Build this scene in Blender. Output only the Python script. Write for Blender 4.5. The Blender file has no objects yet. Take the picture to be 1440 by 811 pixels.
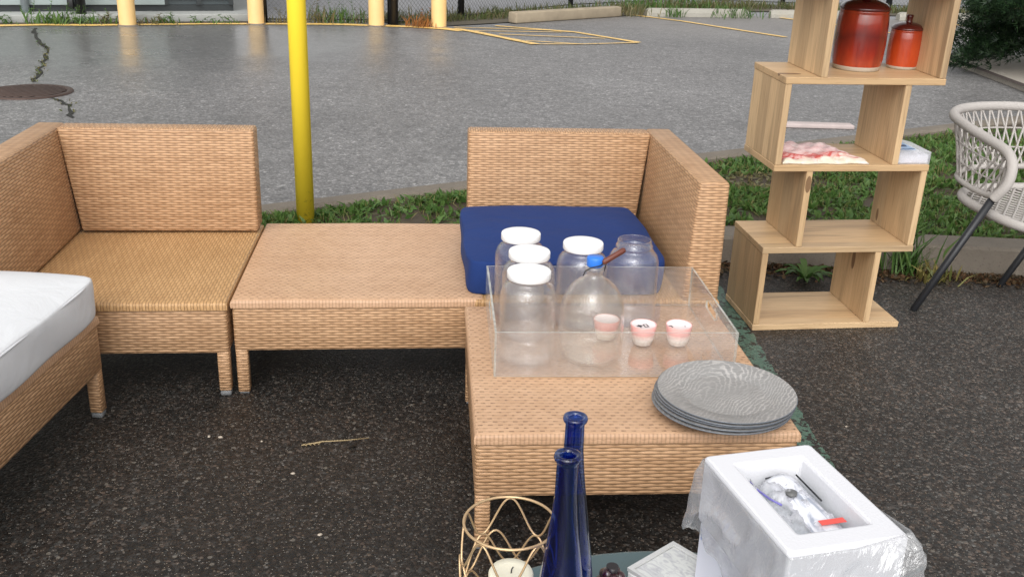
import bpy, bmesh, math, random
import numpy as np
from mathutils import Vector, Matrix
from mathutils import noise as mn
random.seed(7); rng = np.random.default_rng(7)
PI = math.pi
sc = bpy.context.scene
COL = sc.collection

# ------------------------------------------------------------------ camera
FPX, PITCH, ROLL, CAMH = 1406.97, 0.36003, -0.03217, 1.50756
cp, sp, cr, sr = math.cos(PITCH), math.sin(PITCH), math.cos(ROLL), math.sin(ROLL)
RT = Vector((1, 0, 0)); UP = Vector((0, sp, cp)); FW = Vector((0, cp, -sp))
cR = RT * cr - UP * sr; cU = RT * sr + UP * cr
cam = bpy.data.cameras.new('camera'); camo = bpy.data.objects.new('camera', cam); COL.objects.link(camo)
M = Matrix.Identity(4)
for i in range(3):
    M[i][0] = cR[i]; M[i][1] = cU[i]; M[i][2] = -FW[i]
M[2][3] = CAMH
camo.matrix_world = M
cam.sensor_width = 36; cam.lens = FPX / 1440 * 36; cam.clip_start = .05; cam.clip_end = 600
sc.camera = camo

def G(px, py, z=0.0):
    """world point on the horizontal plane z seen at a point of the photograph"""
    X = (px - 720) / FPX; Y = -(py - 405.5) / FPX
    d = cR * X + cU * Y + FW
    t = (z - CAMH) / d.z
    return Vector((0, 0, CAMH)) + d * t

# ------------------------------------------------------------------ object helpers
def link(o): COL.objects.link(o); return o
def tag(o, label=None, cat=None, group=None, kind=None):
    if label: o['label'] = label
    if cat: o['category'] = cat
    if group: o['group'] = group
    if kind: o['kind'] = kind
    return o
def thing(name, label, cat, loc=(0, 0, 0), rz=0.0, group=None):
    o = bpy.data.objects.new(name, None); o.empty_display_size = .1
    link(o); o.location = loc; o.rotation_euler = (0, 0, rz)
    return tag(o, label, cat, group)
def copy_tree(o, parent=None):
    c = o.copy(); link(c); c.parent = parent
    for ch in list(o.children): copy_tree(ch, c)
    return c

class MB:
    """collects shapes into one mesh"""
    def __init__(s): s.v = []; s.f = []; s.sm = []; s.mi = []
    def add(s, vs, fs, smooth=False, mi=0):
        n = len(s.v); s.v += [tuple(v) for v in vs]
        s.f += [tuple(i + n for i in f) for f in fs]; s.sm += [smooth] * len(fs); s.mi += [mi] * len(fs)
        return s
    def box(s, x0, x1, y0, y1, z0, z1, mi=0):
        v = [(x, y, z) for z in (z0, z1) for y in (y0, y1) for x in (x0, x1)]
        return s.add(v, [(0, 2, 3, 1), (4, 5, 7, 6), (0, 1, 5, 4), (2, 6, 7, 3), (0, 4, 6, 2), (1, 3, 7, 5)], False, mi)
    def bbox(s, x0, x1, y0, y1, z0, z1, r=.01, seg=2, mi=0, smooth=True):
        bm = bmesh.new(); bmesh.ops.create_cube(bm, size=1)
        for v in bm.verts:
            v.co = ((x0 + x1) / 2 + v.co.x * (x1 - x0), (y0 + y1) / 2 + v.co.y * (y1 - y0), (z0 + z1) / 2 + v.co.z * (z1 - z0))
        bmesh.ops.bevel(bm, geom=bm.edges[:], offset=r, segments=seg, affect='EDGES', profile=.5)
        return s.bm(bm, smooth, mi)
    def bm(s, bm, smooth=False, mi=0):
        bm.verts.index_update()
        s.add([v.co[:] for v in bm.verts], [[v.index for v in f.verts] for f in bm.faces], smooth, mi); bm.free(); return s
    def lathe(s, prof, seg=40, cx=0, cy=0, cz=0, mi=0, smooth=True):
        vs = []; fs = []; rings = []
        for r, z in prof:
            if r < 1e-6: rings.append([len(vs)]); vs.append((cx, cy, cz + z))
            else:
                rings.append(list(range(len(vs), len(vs) + seg)))
                vs += [(cx + r * math.cos(2 * PI * k / seg), cy + r * math.sin(2 * PI * k / seg), cz + z) for k in range(seg)]
        for a, b in zip(rings, rings[1:]):
            if len(a) == 1 and len(b) == 1: continue
            for k in range(seg):
                k2 = (k + 1) % seg
                if len(a) == 1: fs.append((a[0], b[k2], b[k]))
                elif len(b) == 1: fs.append((a[k], a[k2], b[0]))
                else: fs.append((a[k], a[k2], b[k2], b[k]))
        return s.add(vs, fs, smooth, mi)
    def tube(s, pts, r, seg=8, closed=False, mi=0, caps=True, smooth=True):
        P = [Vector(p) for p in pts]; n = len(P)
        R = r if isinstance(r, (list, tuple)) else [r] * n
        T = []
        for i in range(n):
            a = P[(i - 1) % n] if (closed or i > 0) else P[i]
            b = P[(i + 1) % n] if (closed or i < n - 1) else P[i]
            t = (b - a); T.append(t.normalized() if t.length > 1e-9 else Vector((0, 0, 1)))
        u = T[0].orthogonal().normalized(); vs = []; fs = []
        for i in range(n):
            u = (u - T[i] * u.dot(T[i]))
            u = u.normalized() if u.length > 1e-6 else T[i].orthogonal().normalized()
            w = T[i].cross(u)
            for k in range(seg):
                a = 2 * PI * k / seg
                vs.append(P[i] + (u * math.cos(a) + w * math.sin(a)) * R[i])
        for i in range(n if closed else n - 1):
            j = (i + 1) % n
            for k in range(seg):
                k2 = (k + 1) % seg
                fs.append((i * seg + k, i * seg + k2, j * seg + k2, j * seg + k))
        s.add(vs, fs, smooth, mi)
        if caps and not closed:
            m = len(s.v) - len(vs)
            s.f.append(tuple(m + k for k in range(seg - 1, -1, -1))); s.sm.append(False); s.mi.append(mi)
            s.f.append(tuple(m + (n - 1) * seg + k for k in range(seg))); s.sm.append(False); s.mi.append(mi)
        return s
    def poly(s, pts, z0, z1, mi=0):
        n = len(pts); vs = [(p[0], p[1], z0) for p in pts] + [(p[0], p[1], z1) for p in pts]
        fs = [tuple(range(n - 1, -1, -1)), tuple(range(n, 2 * n))] + [(i, (i + 1) % n, n + (i + 1) % n, n + i) for i in range(n)]
        return s.add(vs, fs, False, mi)
    def strip(s, pts, w, z, jit=0):
        P = [Vector((p[0], p[1])) for p in pts]; vs = []; fs = []
        for i, p in enumerate(P):
            t = (P[min(i + 1, len(P) - 1)] - P[max(i - 1, 0)]).normalized(); nn = Vector((-t.y, t.x))
            ww = w * (1 + random.uniform(-jit, jit))
            vs += [(*(p + nn * ww / 2), z), (*(p - nn * ww / 2), z)]
        for i in range(len(P) - 1): fs.append((2 * i, 2 * i + 1, 2 * i + 3, 2 * i + 2))
        return s.add(vs, fs)
    def move(s, mat):
        s.v = [tuple(mat @ Vector(v)) for v in s.v]; return s
    def build(s, name, mat, parent=None, uv=False, sub=0, autosm=None):
        me = bpy.data.meshes.new(name); me.from_pydata(s.v, [], s.f)
        me.polygons.foreach_set('use_smooth', s.sm); me.polygons.foreach_set('material_index', s.mi)
        for m in (mat if isinstance(mat, (list, tuple)) else [mat]): me.materials.append(m)
        me.update()
        if uv: box_uv(me, uv == 'swap')
        o = bpy.data.objects.new(name, me); link(o)
        if parent is not None: o.parent = parent
        if autosm:
            md = o.modifiers.new('es', 'EDGE_SPLIT'); md.split_angle = math.radians(autosm)
        if sub:
            md = o.modifiers.new('sub', 'SUBSURF'); md.levels = md.render_levels = sub
        return o
def box_uv(me, swap=False):
    ul = me.uv_layers.new(name='UVMap')
    for p in me.polygons:
        n = p.normal; ax, ay, az = abs(n.x), abs(n.y), abs(n.z)
        for li in p.loop_indices:
            c = me.vertices[me.loops[li].vertex_index].co
            ul.data[li].uv = ((c.y, c.x) if swap else (c.x, c.y)) if az >= ax and az >= ay else ((c.y, c.z) if ax > ay else (c.x, c.z))

# ------------------------------------------------------------------ material helpers
class NT:
    def __init__(s, name):
        s.m = bpy.data.materials.new(name); s.m.use_nodes = True
        s.t = s.m.node_tree; s.t.nodes.clear(); s.out = s.t.nodes.new('ShaderNodeOutputMaterial')
    def n(s, typ, ins=None, **kw):
        nd = s.t.nodes.new(typ)
        for k, v in kw.items(): setattr(nd, k, v)
        for k, v in (ins or {}).items():
            if isinstance(v, bpy.types.NodeSocket): s.t.links.new(v, nd.inputs[k])
            else: nd.inputs[k].default_value = v
        return nd
    def math(s, op, a, b=None, c=None, clamp=False):
        nd = s.t.nodes.new('ShaderNodeMath'); nd.operation = op; nd.use_clamp = clamp
        for i, v in enumerate((a, b, c)):
            if v is None: continue
            if isinstance(v, bpy.types.NodeSocket): s.t.links.new(v, nd.inputs[i])
            else: nd.inputs[i].default_value = v
        return nd.outputs[0]
    def mix(s, f, a, b, bt='MIX'):
        nd = s.t.nodes.new('ShaderNodeMix'); nd.data_type = 'RGBA'; nd.blend_type = bt
        for k, v in ((0, f), (6, a), (7, b)):
            if isinstance(v, bpy.types.NodeSocket): s.t.links.new(v, nd.inputs[k])
            else: nd.inputs[k].default_value = v if k == 0 else c4(v)
        return nd.outputs[2]
    def ramp(s, f, stops, interp='LINEAR'):
        nd = s.t.nodes.new('ShaderNodeValToRGB'); nd.color_ramp.interpolation = interp
        el = nd.color_ramp.elements
        while len(el) < len(stops): el.new(.5)
        for e, (p, c) in zip(el, stops): e.position = p; e.color = c4(c)
        s.t.links.new(f, nd.inputs[0]); return nd.outputs[0]
    def coord(s, which='Object'): return s.n('ShaderNodeTexCoord').outputs[which]
    def mapping(s, vec, scale=(1, 1, 1), loc=(0, 0, 0), rot=(0, 0, 0)):
        return s.n('ShaderNodeMapping', {'Vector': vec, 'Scale': scale, 'Location': loc, 'Rotation': rot}).outputs[0]
    def noise(s, vec, scale, detail=4, rough=.55, dist=0, col=False):
        nd = s.n('ShaderNodeTexNoise', {'Vector': vec, 'Scale': scale, 'Detail': detail, 'Roughness': rough, 'Distortion': dist})
        return nd.outputs['Color' if col else 'Fac']
    def bump(s, h, strength=.5, dist=.01, normal=None):
        d = {'Height': h, 'Strength': strength, 'Distance': dist}
        if normal is not None: d['Normal'] = normal
        return s.n('ShaderNodeBump', d).outputs[0]
    def bsdf(s, **kw):
        nd = s.t.nodes.new('ShaderNodeBsdfPrincipled')
        names = dict(color='Base Color', rough='Roughness', metal='Metallic', spec='Specular IOR Level', normal='Normal', coat='Coat Weight',
                     coatr='Coat Roughness', trans='Transmission Weight', sheen='Sheen Weight', sss='Subsurface Weight', alpha='Alpha')
        for k, v in kw.items():
            i = nd.inputs[names[k]]
            if isinstance(v, bpy.types.NodeSocket): s.t.links.new(v, i)
            elif k == 'color': i.default_value = c4(v)
            else: i.default_value = v
        return nd.outputs[0]
    def done(s, sh): s.t.links.new(sh, s.out.inputs[0]); return s.m
def c4(c): return (c, c, c, 1) if isinstance(c, (int, float)) else (tuple(c) + (1,) if len(c) == 3 else tuple(c))

def simple(name, color, rough=.5, var=.15, scale=20, bump=0, bscale=80, metal=0, spec=.5, bdist=.002, **kw):
    n = NT(name); co = n.coord()
    nz = n.noise(co, scale)
    c = n.mix(n.math('MULTIPLY', nz, 1.0), [x * (1 - var) for x in color], [min(1, x * (1 + var)) for x in color])
    a = dict(color=c, rough=rough, metal=metal, spec=spec); a.update(kw)
    if bump: a['normal'] = n.bump(n.noise(co, bscale), bump, bdist)
    return n.done(n.bsdf(**a))

def wicker(name, light, dark, gap_shade, pitch=.0093, stake=.0285, holes=0.0, swap=False, gap_shade_k=.52, under_shade_k=.40, bd=.0026):
    n = NT(name); uv = n.n('ShaderNodeSeparateXYZ', {'Vector': n.coord('UV')})
    u, v = uv.outputs[0], uv.outputs[1]
    if swap: u, v = v, u
    wob = n.noise(n.coord(), 9, 2)
    v = n.math('ADD', v, n.math('MULTIPLY', n.math('SUBTRACT', wob, .5), .004))
    rr = n.math('DIVIDE', v, pitch); ri = n.math('FLOOR', rr); rf = n.math('SUBTRACT', rr, ri)
    x = n.math('ADD', n.math('DIVIDE', u, stake), ri)
    w = n.math('MULTIPLY_ADD', n.math('COSINE', n.math('MULTIPLY', x, PI)), .5, .5)
    t = n.math('MULTIPLY_ADD', rf, 2.0, -1.0)
    hw = n.math('MULTIPLY_ADD', n.math('SQRT', w), .48, .52)
    tq = n.math('DIVIDE', t, hw)
    q = n.math('SQRT', n.math('MAXIMUM', n.math('SUBTRACT', 1.0, n.math('MULTIPLY', tq, tq)), 0.0))
    w5 = n.math('POWER', w, .7)
    h = n.math('MULTIPLY', n.math('POWER', q, .8), n.math('MULTIPLY_ADD', w5, .78, .22))
    # stakes show where strands dive under; shade there is painted into the colour
    strand = n.n('ShaderNodeCombineXYZ', {0: ri, 1: n.math('FLOOR', n.math('MULTIPLY_ADD', x, .5, .5))}).outputs[0]
    rnd = n.n('ShaderNodeTexWhiteNoise', {'Vector': strand}).outputs[0]
    row = n.n('ShaderNodeTexWhiteNoise', {'Vector': n.n('ShaderNodeCombineXYZ', {0: ri, 1: 3.3}).outputs[0]}).outputs[0]
    big = n.noise(n.coord(), 3.5, 3)
    f = n.math('ADD', n.math('MULTIPLY_ADD', rnd, .5, -.1), n.math('ADD', n.math('MULTIPLY', row, .3), n.math('MULTIPLY_ADD', big, 1.25, -.52)), clamp=True)
    c = n.mix(f, light, dark)
    stake_shade = n.mix(.55, dark, gap_shade)
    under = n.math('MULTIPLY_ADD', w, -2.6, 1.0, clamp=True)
    c = n.mix(n.math('MULTIPLY', under, under_shade_k), c, stake_shade)  # painted shade where a strand dives under
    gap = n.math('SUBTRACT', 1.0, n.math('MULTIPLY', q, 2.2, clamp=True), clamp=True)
    c = n.mix(n.math('MULTIPLY', gap, gap_shade_k), c, gap_shade)  # shade in the gaps between strands, put into the base colour
    if holes:
        un = n.math('GREATER_THAN', n.math('SUBTRACT', .45, w), 0)
        hole = n.math('MULTIPLY', un, n.math('GREATER_THAN', t, 1 - holes))
        hv = n.n('ShaderNodeTexWhiteNoise', {'Vector': n.n('ShaderNodeCombineXYZ', {0: ri, 1: n.math('FLOOR', x)}).outputs[0]}).outputs[0]
        nz_ = n.n('ShaderNodeSeparateXYZ', {'Vector': n.n('ShaderNodeNewGeometry').outputs['True Normal']}).outputs[2]
        hole = n.math('MULTIPLY', hole, n.math('GREATER_THAN', nz_, .9))
        c = n.mix(n.math('MULTIPLY', hole, n.math('MULTIPLY_ADD', hv, .55, .15)), c, gap_shade)  # dark inside of the weave openings is painted on, the sheet is closed
        wrap = n.math('MULTIPLY_ADD', n.math('SINE', n.math('MULTIPLY', u, 2 * PI / .0105)), .5, .5)
        side = n.math('SUBTRACT', 1.0, n.math('GREATER_THAN', nz_, .9))
        c = n.mix(n.math('MULTIPLY', side, n.math('MULTIPLY_ADD', n.math('POWER', wrap, 3.0), .6, .12)), c, [(a_ * .5 + b_ * .5) for a_, b_ in zip(dark, gap_shade)])
    nb = n.bump(h, 1.0, bd)
    nb = n.bump(n.noise(n.coord(), 260, 2), .15, .001, nb)
    return n.done(n.bsdf(color=c, rough=n.math('MULTIPLY_ADD', big, .25, .34), spec=.45, normal=nb))

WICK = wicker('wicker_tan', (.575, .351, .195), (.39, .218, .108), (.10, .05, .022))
WICK_TOP = wicker('wicker_top', (.615, .391, .241), (.485, .292, .171), (.14, .07, .035), pitch=.0165, stake=.0125, holes=.80, gap_shade_k=.06, under_shade_k=.0, bd=.0007)
WICK_SEAT = wicker('wicker_seat', (.57, .345, .16), (.43, .245, .105), (.15, .075, .03), pitch=.0098, stake=.026, swap=True, gap_shade_k=.5, under_shade_k=.32, bd=.002)
WICK_LEG = WICK
CAP = simple('grey_plastic', (.16, .165, .17), .45)

def asphalt_wet():
    n = NT('wet_asphalt'); co = n.coord()
    wv = n.mapping(co, (1, 1, 1))
    wv = n.n('ShaderNodeMix', {0: .0035}, data_type='VECTOR') if False else wv
    v1 = n.n('ShaderNodeTexVoronoi', {'Vector': wv, 'Scale': 120.0, 'Randomness': 1.0}); v2 = n.n('ShaderNodeTexVoronoi', {'Vector': wv, 'Scale': 330.0})
    v3 = n.n('ShaderNodeTexVoronoi', {'Vector': wv, 'Scale': 48.0})
    s1 = n.n('ShaderNodeSeparateColor', {0: v1.outputs['Color']}).outputs
    s2 = n.n('ShaderNodeSeparateColor', {0: v2.outputs['Color']}).outputs
    s3 = n.n('ShaderNodeSeparateColor', {0: v3.outputs['Color']}).outputs
    big = n.ramp(n.noise(co, 1.0, 5, .6), [(.30, 0), (.72, 1)])
    xw = n.n('ShaderNodeSeparateXYZ', {'Vector': co}).outputs[0]
    dry = n.math('MULTIPLY_ADD', xw, .45, -.10, clamp=True)
    big = n.math('MULTIPLY_ADD', big, .7, n.math('MULTIPLY', dry, .75))
    base = n.mix(big, (.0115, .0102, .0094), (.050, .0445, .040))
    st = n.ramp(s1[0], [(0, .35), (.5, .75), (.80, 1.25), (.93, 2.0), (1, 3.2)])
    c = n.mix(1.0, base, st, 'MULTIPLY')
    tint = n.mix(s1[1], (1.15, .93, .80), (.9, 1, 1.05)); c = n.mix(1.0, c, tint, 'MULTIPLY')
    shape = n.math('LESS_THAN', v1.outputs['Distance'], .42)
    br = n.math('MULTIPLY', n.math('GREATER_THAN', s1[2], .970), shape)
    c = n.mix(n.math('MULTIPLY', br, .55), c, n.mix(s1[1], (.15, .11, .075), (.21, .195, .18)))
    br2 = n.math('MULTIPLY', n.math('GREATER_THAN', s2[2], .975), n.math('LESS_THAN', v2.outputs['Distance'], .45))
    c = n.mix(n.math("MULTIPLY", br2, .72), c, n.mix(s2[1], (.30, .24, .17), (.34, .33, .31)))
    br3 = n.math('MULTIPLY', n.math('GREATER_THAN', s3[2], .985), n.math('LESS_THAN', v3.outputs['Distance'], .28))
    c = n.mix(n.math('MULTIPLY', br3, .4), c, (.28, .25, .21))
    h = n.math('ADD', n.math('SUBTRACT', 1, v1.outputs['Distance']), n.math('MULTIPLY', s1[0], .7))
    h = n.math('ADD', h, n.math('MULTIPLY', n.math('SUBTRACT', 1, v2.outputs['Distance']), .35))
    nb = n.bump(h, .5, .004)
    rough = n.math('MULTIPLY_ADD', n.noise(co, 2.1, 3), .40, n.math('MULTIPLY_ADD', dry, .22, .19))
    return n.done(n.bsdf(color=c, rough=rough, spec=.42, normal=nb))
def asphalt_lot():
    n = NT('lot_asphalt'); co = n.coord()
    v1 = n.n('ShaderNodeTexVoronoi', {'Vector': co, 'Scale': 95.0}); v2 = n.n('ShaderNodeTexVoronoi', {'Vector': co, 'Scale': 40.0})
    s1 = n.n('ShaderNodeSeparateColor', {0: v1.outputs['Color']}).outputs
    s2 = n.n('ShaderNodeSeparateColor', {0: v2.outputs['Color']}).outputs
    big = n.ramp(n.noise(co, .30, 6, .65), [(.32, 0), (.66, 1)]); mid = n.noise(co, 2.3, 4)
    c = n.mix(big, (.115, .111, .109), (.205, .199, .195))
    c = n.mix(n.math('MULTIPLY', mid, .45), c, (.215, .208, .203))
    c = n.mix(1.0, c, n.ramp(s1[0], [(0, .62), (.6, 1.0), (.9, 1.3), (1, 2.0)]), 'MULTIPLY')
    c = n.mix(1.0, c, n.ramp(s2[1], [(0, .80), (.5, 1.0), (.92, 1.12), (1, 1.6)]), 'MULTIPLY')
    c = n.mix(1.0, c, n.ramp(n.noise(co, 9, 4, .7), [(.3, .78), (.7, 1.2)]), 'MULTIPLY')
    c = n.mix(n.math('MULTIPLY', n.math('GREATER_THAN', s2[0], .985), .45), c, (.05, .05, .05))
    # a pale worn area towards the parking bays on the right
    xx = n.n('ShaderNodeSeparateXYZ', {'Vector': co}).outputs
    far = n.math('MULTIPLY', n.math('MULTIPLY_ADD', xx[1], .45, -5.9, clamp=True), n.math('MULTIPLY_ADD', xx[0], .6, -.3, clamp=True))
    c = n.mix(n.math('MULTIPLY', far, .55), c, n.mix(n.noise(co, 1.1, 4), (.18, .16, .145), (.27, .25, .235)))
    # smooth wet patches (puddles) : only the gloss changes
    st_ = n.ramp(n.noise(n.mapping(co, (.7, 1.3, 1), (5, 2, 0)), 1.6, 5, .7), [(.56, 0), (.72, 1)])
    c = n.mix(n.math('MULTIPLY', st_, .45), c, (.085, .082, .08))
    dx = n.math('MULTIPLY_ADD', xx[0], .34, 1.45); dy = n.math('MULTIPLY_ADD', xx[1], .42, -4.95)
    rad_ = n.math('SQRT', n.math('ADD', n.math('MULTIPLY', dx, dx), n.math('MULTIPLY', dy, dy)))
    edge_ = n.math('ADD', rad_, n.math('MULTIPLY_ADD', n.noise(co, 1.1, 4), 1.3, -.65))
    wet = n.math('MULTIPLY_ADD', edge_, -1.1, 1.65, clamp=True)
    small = n.ramp(n.noise(n.mapping(co, (.6, 1.2, 1), (3, 1, 0)), 1.0, 3, .5), [(.60, 0), (.72, 1)])
    rough = n.math('ADD', n.math('MULTIPLY_ADD', wet, -.24, .52), n.math('MULTIPLY', small, -.07))
    c = n.mix(n.math('MULTIPLY', wet, .35), c, (.075, .073, .073))
    h = n.math('SUBTRACT', 1, v1.outputs['Distance'])
    nb = n.bump(h, n.math('MULTIPLY_ADD', wet, -.16, .26), .0035)
    return n.done(n.bsdf(color=c, rough=rough, spec=.5, normal=nb))
ASPH, LOT = asphalt_wet(), asphalt_lot()
def concrete(name, c1, c2, sc_=6):
    n = NT(name); co = n.coord()
    nz = n.noise(co, sc_, 6, .65); f = n.noise(co, 90, 3)
    c = n.mix(nz, c1, c2); c = n.mix(n.math('MULTIPLY', n.math('GREATER_THAN', f, .62), .35), c, [x * .55 for x in c1])
    return n.done(n.bsdf(color=c, rough=.75, normal=n.bump(f, .5, .004)))
CONC = concrete('kerb_concrete', (.11, .092, .072), (.235, .20, .16))
CONC_P = concrete('pale_concrete', (.27, .255, .215), (.40, .38, .33), 4)
CONC_G = concrete('pad_concrete', (.30, .31, .30), (.40, .41, .39), 3)
SOIL = concrete('soil', (.035, .025, .016), (.09, .065, .04), 9)
GRAVEL = concrete('gravel', (.28, .25, .21), (.50, .45, .39), 30)
ROAD = concrete('road_asphalt', (.20, .20, .21), (.27, .27, .275), 1)
def worn_paint(name, col, thr=.42):
    n = NT(name); co = n.coord()
    w = n.ramp(n.noise(co, 14, 5, .7), [(thr - .08, 1), (thr + .05, 0)])
    c = n.mix(w, col, (.12, .115, .11))
    return n.done(n.bsdf(color=c, rough=.5))
YPAINT = worn_paint('yellow_road_paint', (.84, .55, .17), .40)
def green_paint():
    n = NT('green_line_paint'); co = n.coord()
    v = n.n('ShaderNodeTexVoronoi', {'Vector': co, 'Scale': 110.0})
    s = n.n('ShaderNodeSeparateColor', {0: v.outputs['Color']}).outputs
    wn = n.noise(co, 26, 5, .75)
    w = n.math('GREATER_THAN', n.math('ADD', wn, n.math('MULTIPLY', s[0], .16)), .62)
    c = n.mix(w, n.mix(s[1], (.055, .115, .085), (.10, .17, .13)), (.022, .020, .018))
    return n.done(n.bsdf(color=c, rough=.42, normal=n.bump(n.math('SUBTRACT', 1, v.outputs['Distance']), .6, .003)))
GPAINT = green_paint()
BOLL = simple('bollard_paint', (.86, .58, .25), .42, .08, 6)
YPOLE = simple('yellow_pole_paint', (.85, .60, .03), .35, .05, 8, coat=.2)
def pole_mat():
    n = NT('yellow_pole'); co = n.coord()
    z = n.n('ShaderNodeSeparateXYZ', {'Vector': co}).outputs[2]
    spot = n.ramp(n.noise(co, 45, 4, .7), [(.60, 0), (.68, 1)])
    low = n.math('MULTIPLY_ADD', z, -3.2, 1.0, clamp=True)
    c = n.mix(n.noise(co, 5), (1.0, .76, .05), (.98, .72, .045))
    c = n.mix(n.math('MULTIPLY', spot, low), c, (.10, .07, .03))
    return n.done(n.bsdf(color=c, rough=.6, spec=.25))
YPOLE = pole_mat()
BLACK = simple('black_paint', (.012, .012, .013), .4)
BLACKM = simple('black_metal_leg', (.014, .015, .018), .45, .2, 60)
def grassmat(name, cols, rough=.5):
    n = NT(name); r = n.n('ShaderNodeNewGeometry').outputs['Random Per Island']
    st = [(i / max(1, len(cols) - 1), c) for i, c in enumerate(cols)]
    c = n.ramp(r, st)
    b = n.bsdf(color=c, rough=rough, spec=.35)
    tr = n.n('ShaderNodeBsdfTranslucent', {'Color': c}).outputs[0]
    return n.done(n.n('ShaderNodeMixShader', {0: .25, 1: b, 2: tr}).outputs[0])
GRASS = grassmat('grass_blades', [(.045, .085, .018), (.08, .14, .028), (.12, .18, .045), (.06, .11, .022), (.22, .20, .075), (.19, .17, .06), (.15, .17, .05)])
WEED = grassmat('weed_leaves', [(.045, .105, .022), (.085, .17, .035), (.12, .20, .055)])
DRYWEED = grassmat('dry_weed', [(.19, .15, .07), (.16, .14, .06), (.10, .11, .045), (.24, .20, .11)])
LITTER = grassmat('leaf_litter', [(.07, .035, .018), (.12, .06, .03), (.16, .10, .05), (.05, .04, .025), (.09, .07, .035)])
NEEDLE = grassmat('needles', [(.006, .018, .008), (.010, .028, .010), (.016, .04, .013), (.03, .065, .02)])
BARK = simple('bark', (.07, .045, .03), .9, .4, 20, .6, 30)
def wood(name, axis):
    n = NT(name); oi = n.n('ShaderNodeObjectInfo').outputs['Random']
    co = n.coord(); off = n.n('ShaderNodeCombineXYZ', {0: n.math('MULTIPLY', oi, 7.0), 1: n.math('MULTIPLY', oi, 3.0), 2: n.math('MULTIPLY', oi, 5.0)}).outputs[0]
    co2 = n.n('ShaderNodeVectorMath', {0: co, 1: off}, operation='ADD').outputs[0]
    s = [14, 14, 14]; s[axis] = 1.1
    g = n.noise(n.mapping(co2, s), 3.2, 6, .62, .6)
    s2 = [60, 60, 60]; s2[axis] = 2.2
    fine = n.noise(n.mapping(co2, s2), 3, 4, .6)
    # glued staves across the depth
    yy = n.n('ShaderNodeSeparateXYZ', {'Vector': co2}).outputs[1]
    stv = n.n('ShaderNodeTexWhiteNoise', {'W': n.math('FLOOR', n.math('DIVIDE', yy, .088))}, noise_dimensions='1D').outputs[0]
    c = n.mix(g, (.42, .255, .125), (.72, .52, .30))
    c = n.mix(.62, c, n.ramp(stv, [(0, (.70, .50, .29)), (.35, (.50, .33, .175)), (.6, (.64, .46, .27)), (.8, (.43, .31, .185)), (1, (.70, .45, .23))]))
    c = n.mix(n.math('MULTIPLY', n.ramp(fine, [(.32, 1), (.50, 0)]), .42), c, (.22, .12, .055))
    str_ = n.ramp(n.noise(n.mapping(co2, [x * .45 for x in s]), 2.3, 3, .5, .8), [(.54, 0), (.68, 1)])
    c = n.mix(n.math('MULTIPLY', str_, .42), c, (.22, .145, .085))
    kn = n.n('ShaderNodeTexVoronoi', {'Vector': n.mapping(co2, [x * (.35 if i == axis else 1) for i, x in enumerate((5., 5., 5.))]), 'Scale': 1.0}).outputs['Distance']
    c = n.mix(n.math('MULTIPLY', n.math('LESS_THAN', kn, .085), .8), c, (.13, .065, .03))
    return n.done(n.bsdf(color=c, rough=.5, spec=.4, normal=n.bump(fine, .15, .002)))
WOODX, WOODZ = wood('mango_wood_across', 0), wood('mango_wood_upright', 2)

def glass(name, tint=(.97, .98, .97), frost=.10, frostcol=(.75, .75, .73), rough=.03, drops=0.0, refl=1.0):
    n = NT(name); co = n.coord()
    fac = n.n('ShaderNodeLayerWeight', {'Blend': .5}).outputs['Facing']
    fr = n.math('MULTIPLY_ADD', n.math('POWER', fac, 3.2), .75 * refl, .045 * refl, clamp=True)
    nrm = None
    if drops:
        v = n.n('ShaderNodeTexVoronoi', {'Vector': n.noise(co, 1, 0, col=True) if False else co, 'Scale': 190.0})
        d = n.math('SUBTRACT', .45, v.outputs['Distance'], clamp=True)
        nrm = n.bump(d, drops, .004)
    gd = {'Color': c4((1, 1, 1)), 'Roughness': rough}
    if nrm is not None: gd['Normal'] = nrm
    gl = n.n('ShaderNodeBsdfGlossy', gd).outputs[0]
    tr = n.n('ShaderNodeBsdfTransparent', {'Color': c4(tint)}).outputs[0]
    a = n.n('ShaderNodeMixShader', {0: fr, 1: tr, 2: gl}).outputs[0]
    if frost:
        fz = n.math('MULTIPLY', n.ramp(n.noise(co, 16, 5, .65), [(.3, .35), (.7, 1.3)]), frost)
        fz = n.math('MULTIPLY', fz, n.math('MULTIPLY_ADD', n.noise(co, 210, 2), .5, .75), clamp=True)
        fb = n.n('ShaderNodeMixShader', {0: .5, 1: n.n('ShaderNodeBsdfDiffuse', {'Color': c4(frostcol)}).outputs[0],
                                         2: n.n('ShaderNodeBsdfTranslucent', {'Color': c4(frostcol)}).outputs[0]}).outputs[0]
        a = n.n('ShaderNodeMixShader', {0: fz, 1: a, 2: fb}).outputs[0]
    return n.done(a)
JARG = glass('jar_glass', tint=(.985, .985, .985), frost=.028, frostcol=(.88, .87, .86), drops=.35)
JUGG = glass('jug_glass', tint=(.98, .98, .97), frost=.032, frostcol=(.88, .87, .85), drops=.4)
ACRY = glass('acrylic_sheet', tint=(.985, .98, .975), frost=.085, frostcol=(.82, .76, .71), rough=.06)
ACRE = glass('acrylic_edge', tint=(.9, .95, .93), frost=.55, frostcol=(.82, .85, .82), rough=.1)
BLUEG = glass('blue_glass', tint=(.21, .35, .78), frost=.0, rough=.03, refl=1.0)
PLAST = glass('clear_plastic', tint=(.97, .97, .98), frost=.45, frostcol=(.85, .85, .88), rough=.08)
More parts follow.
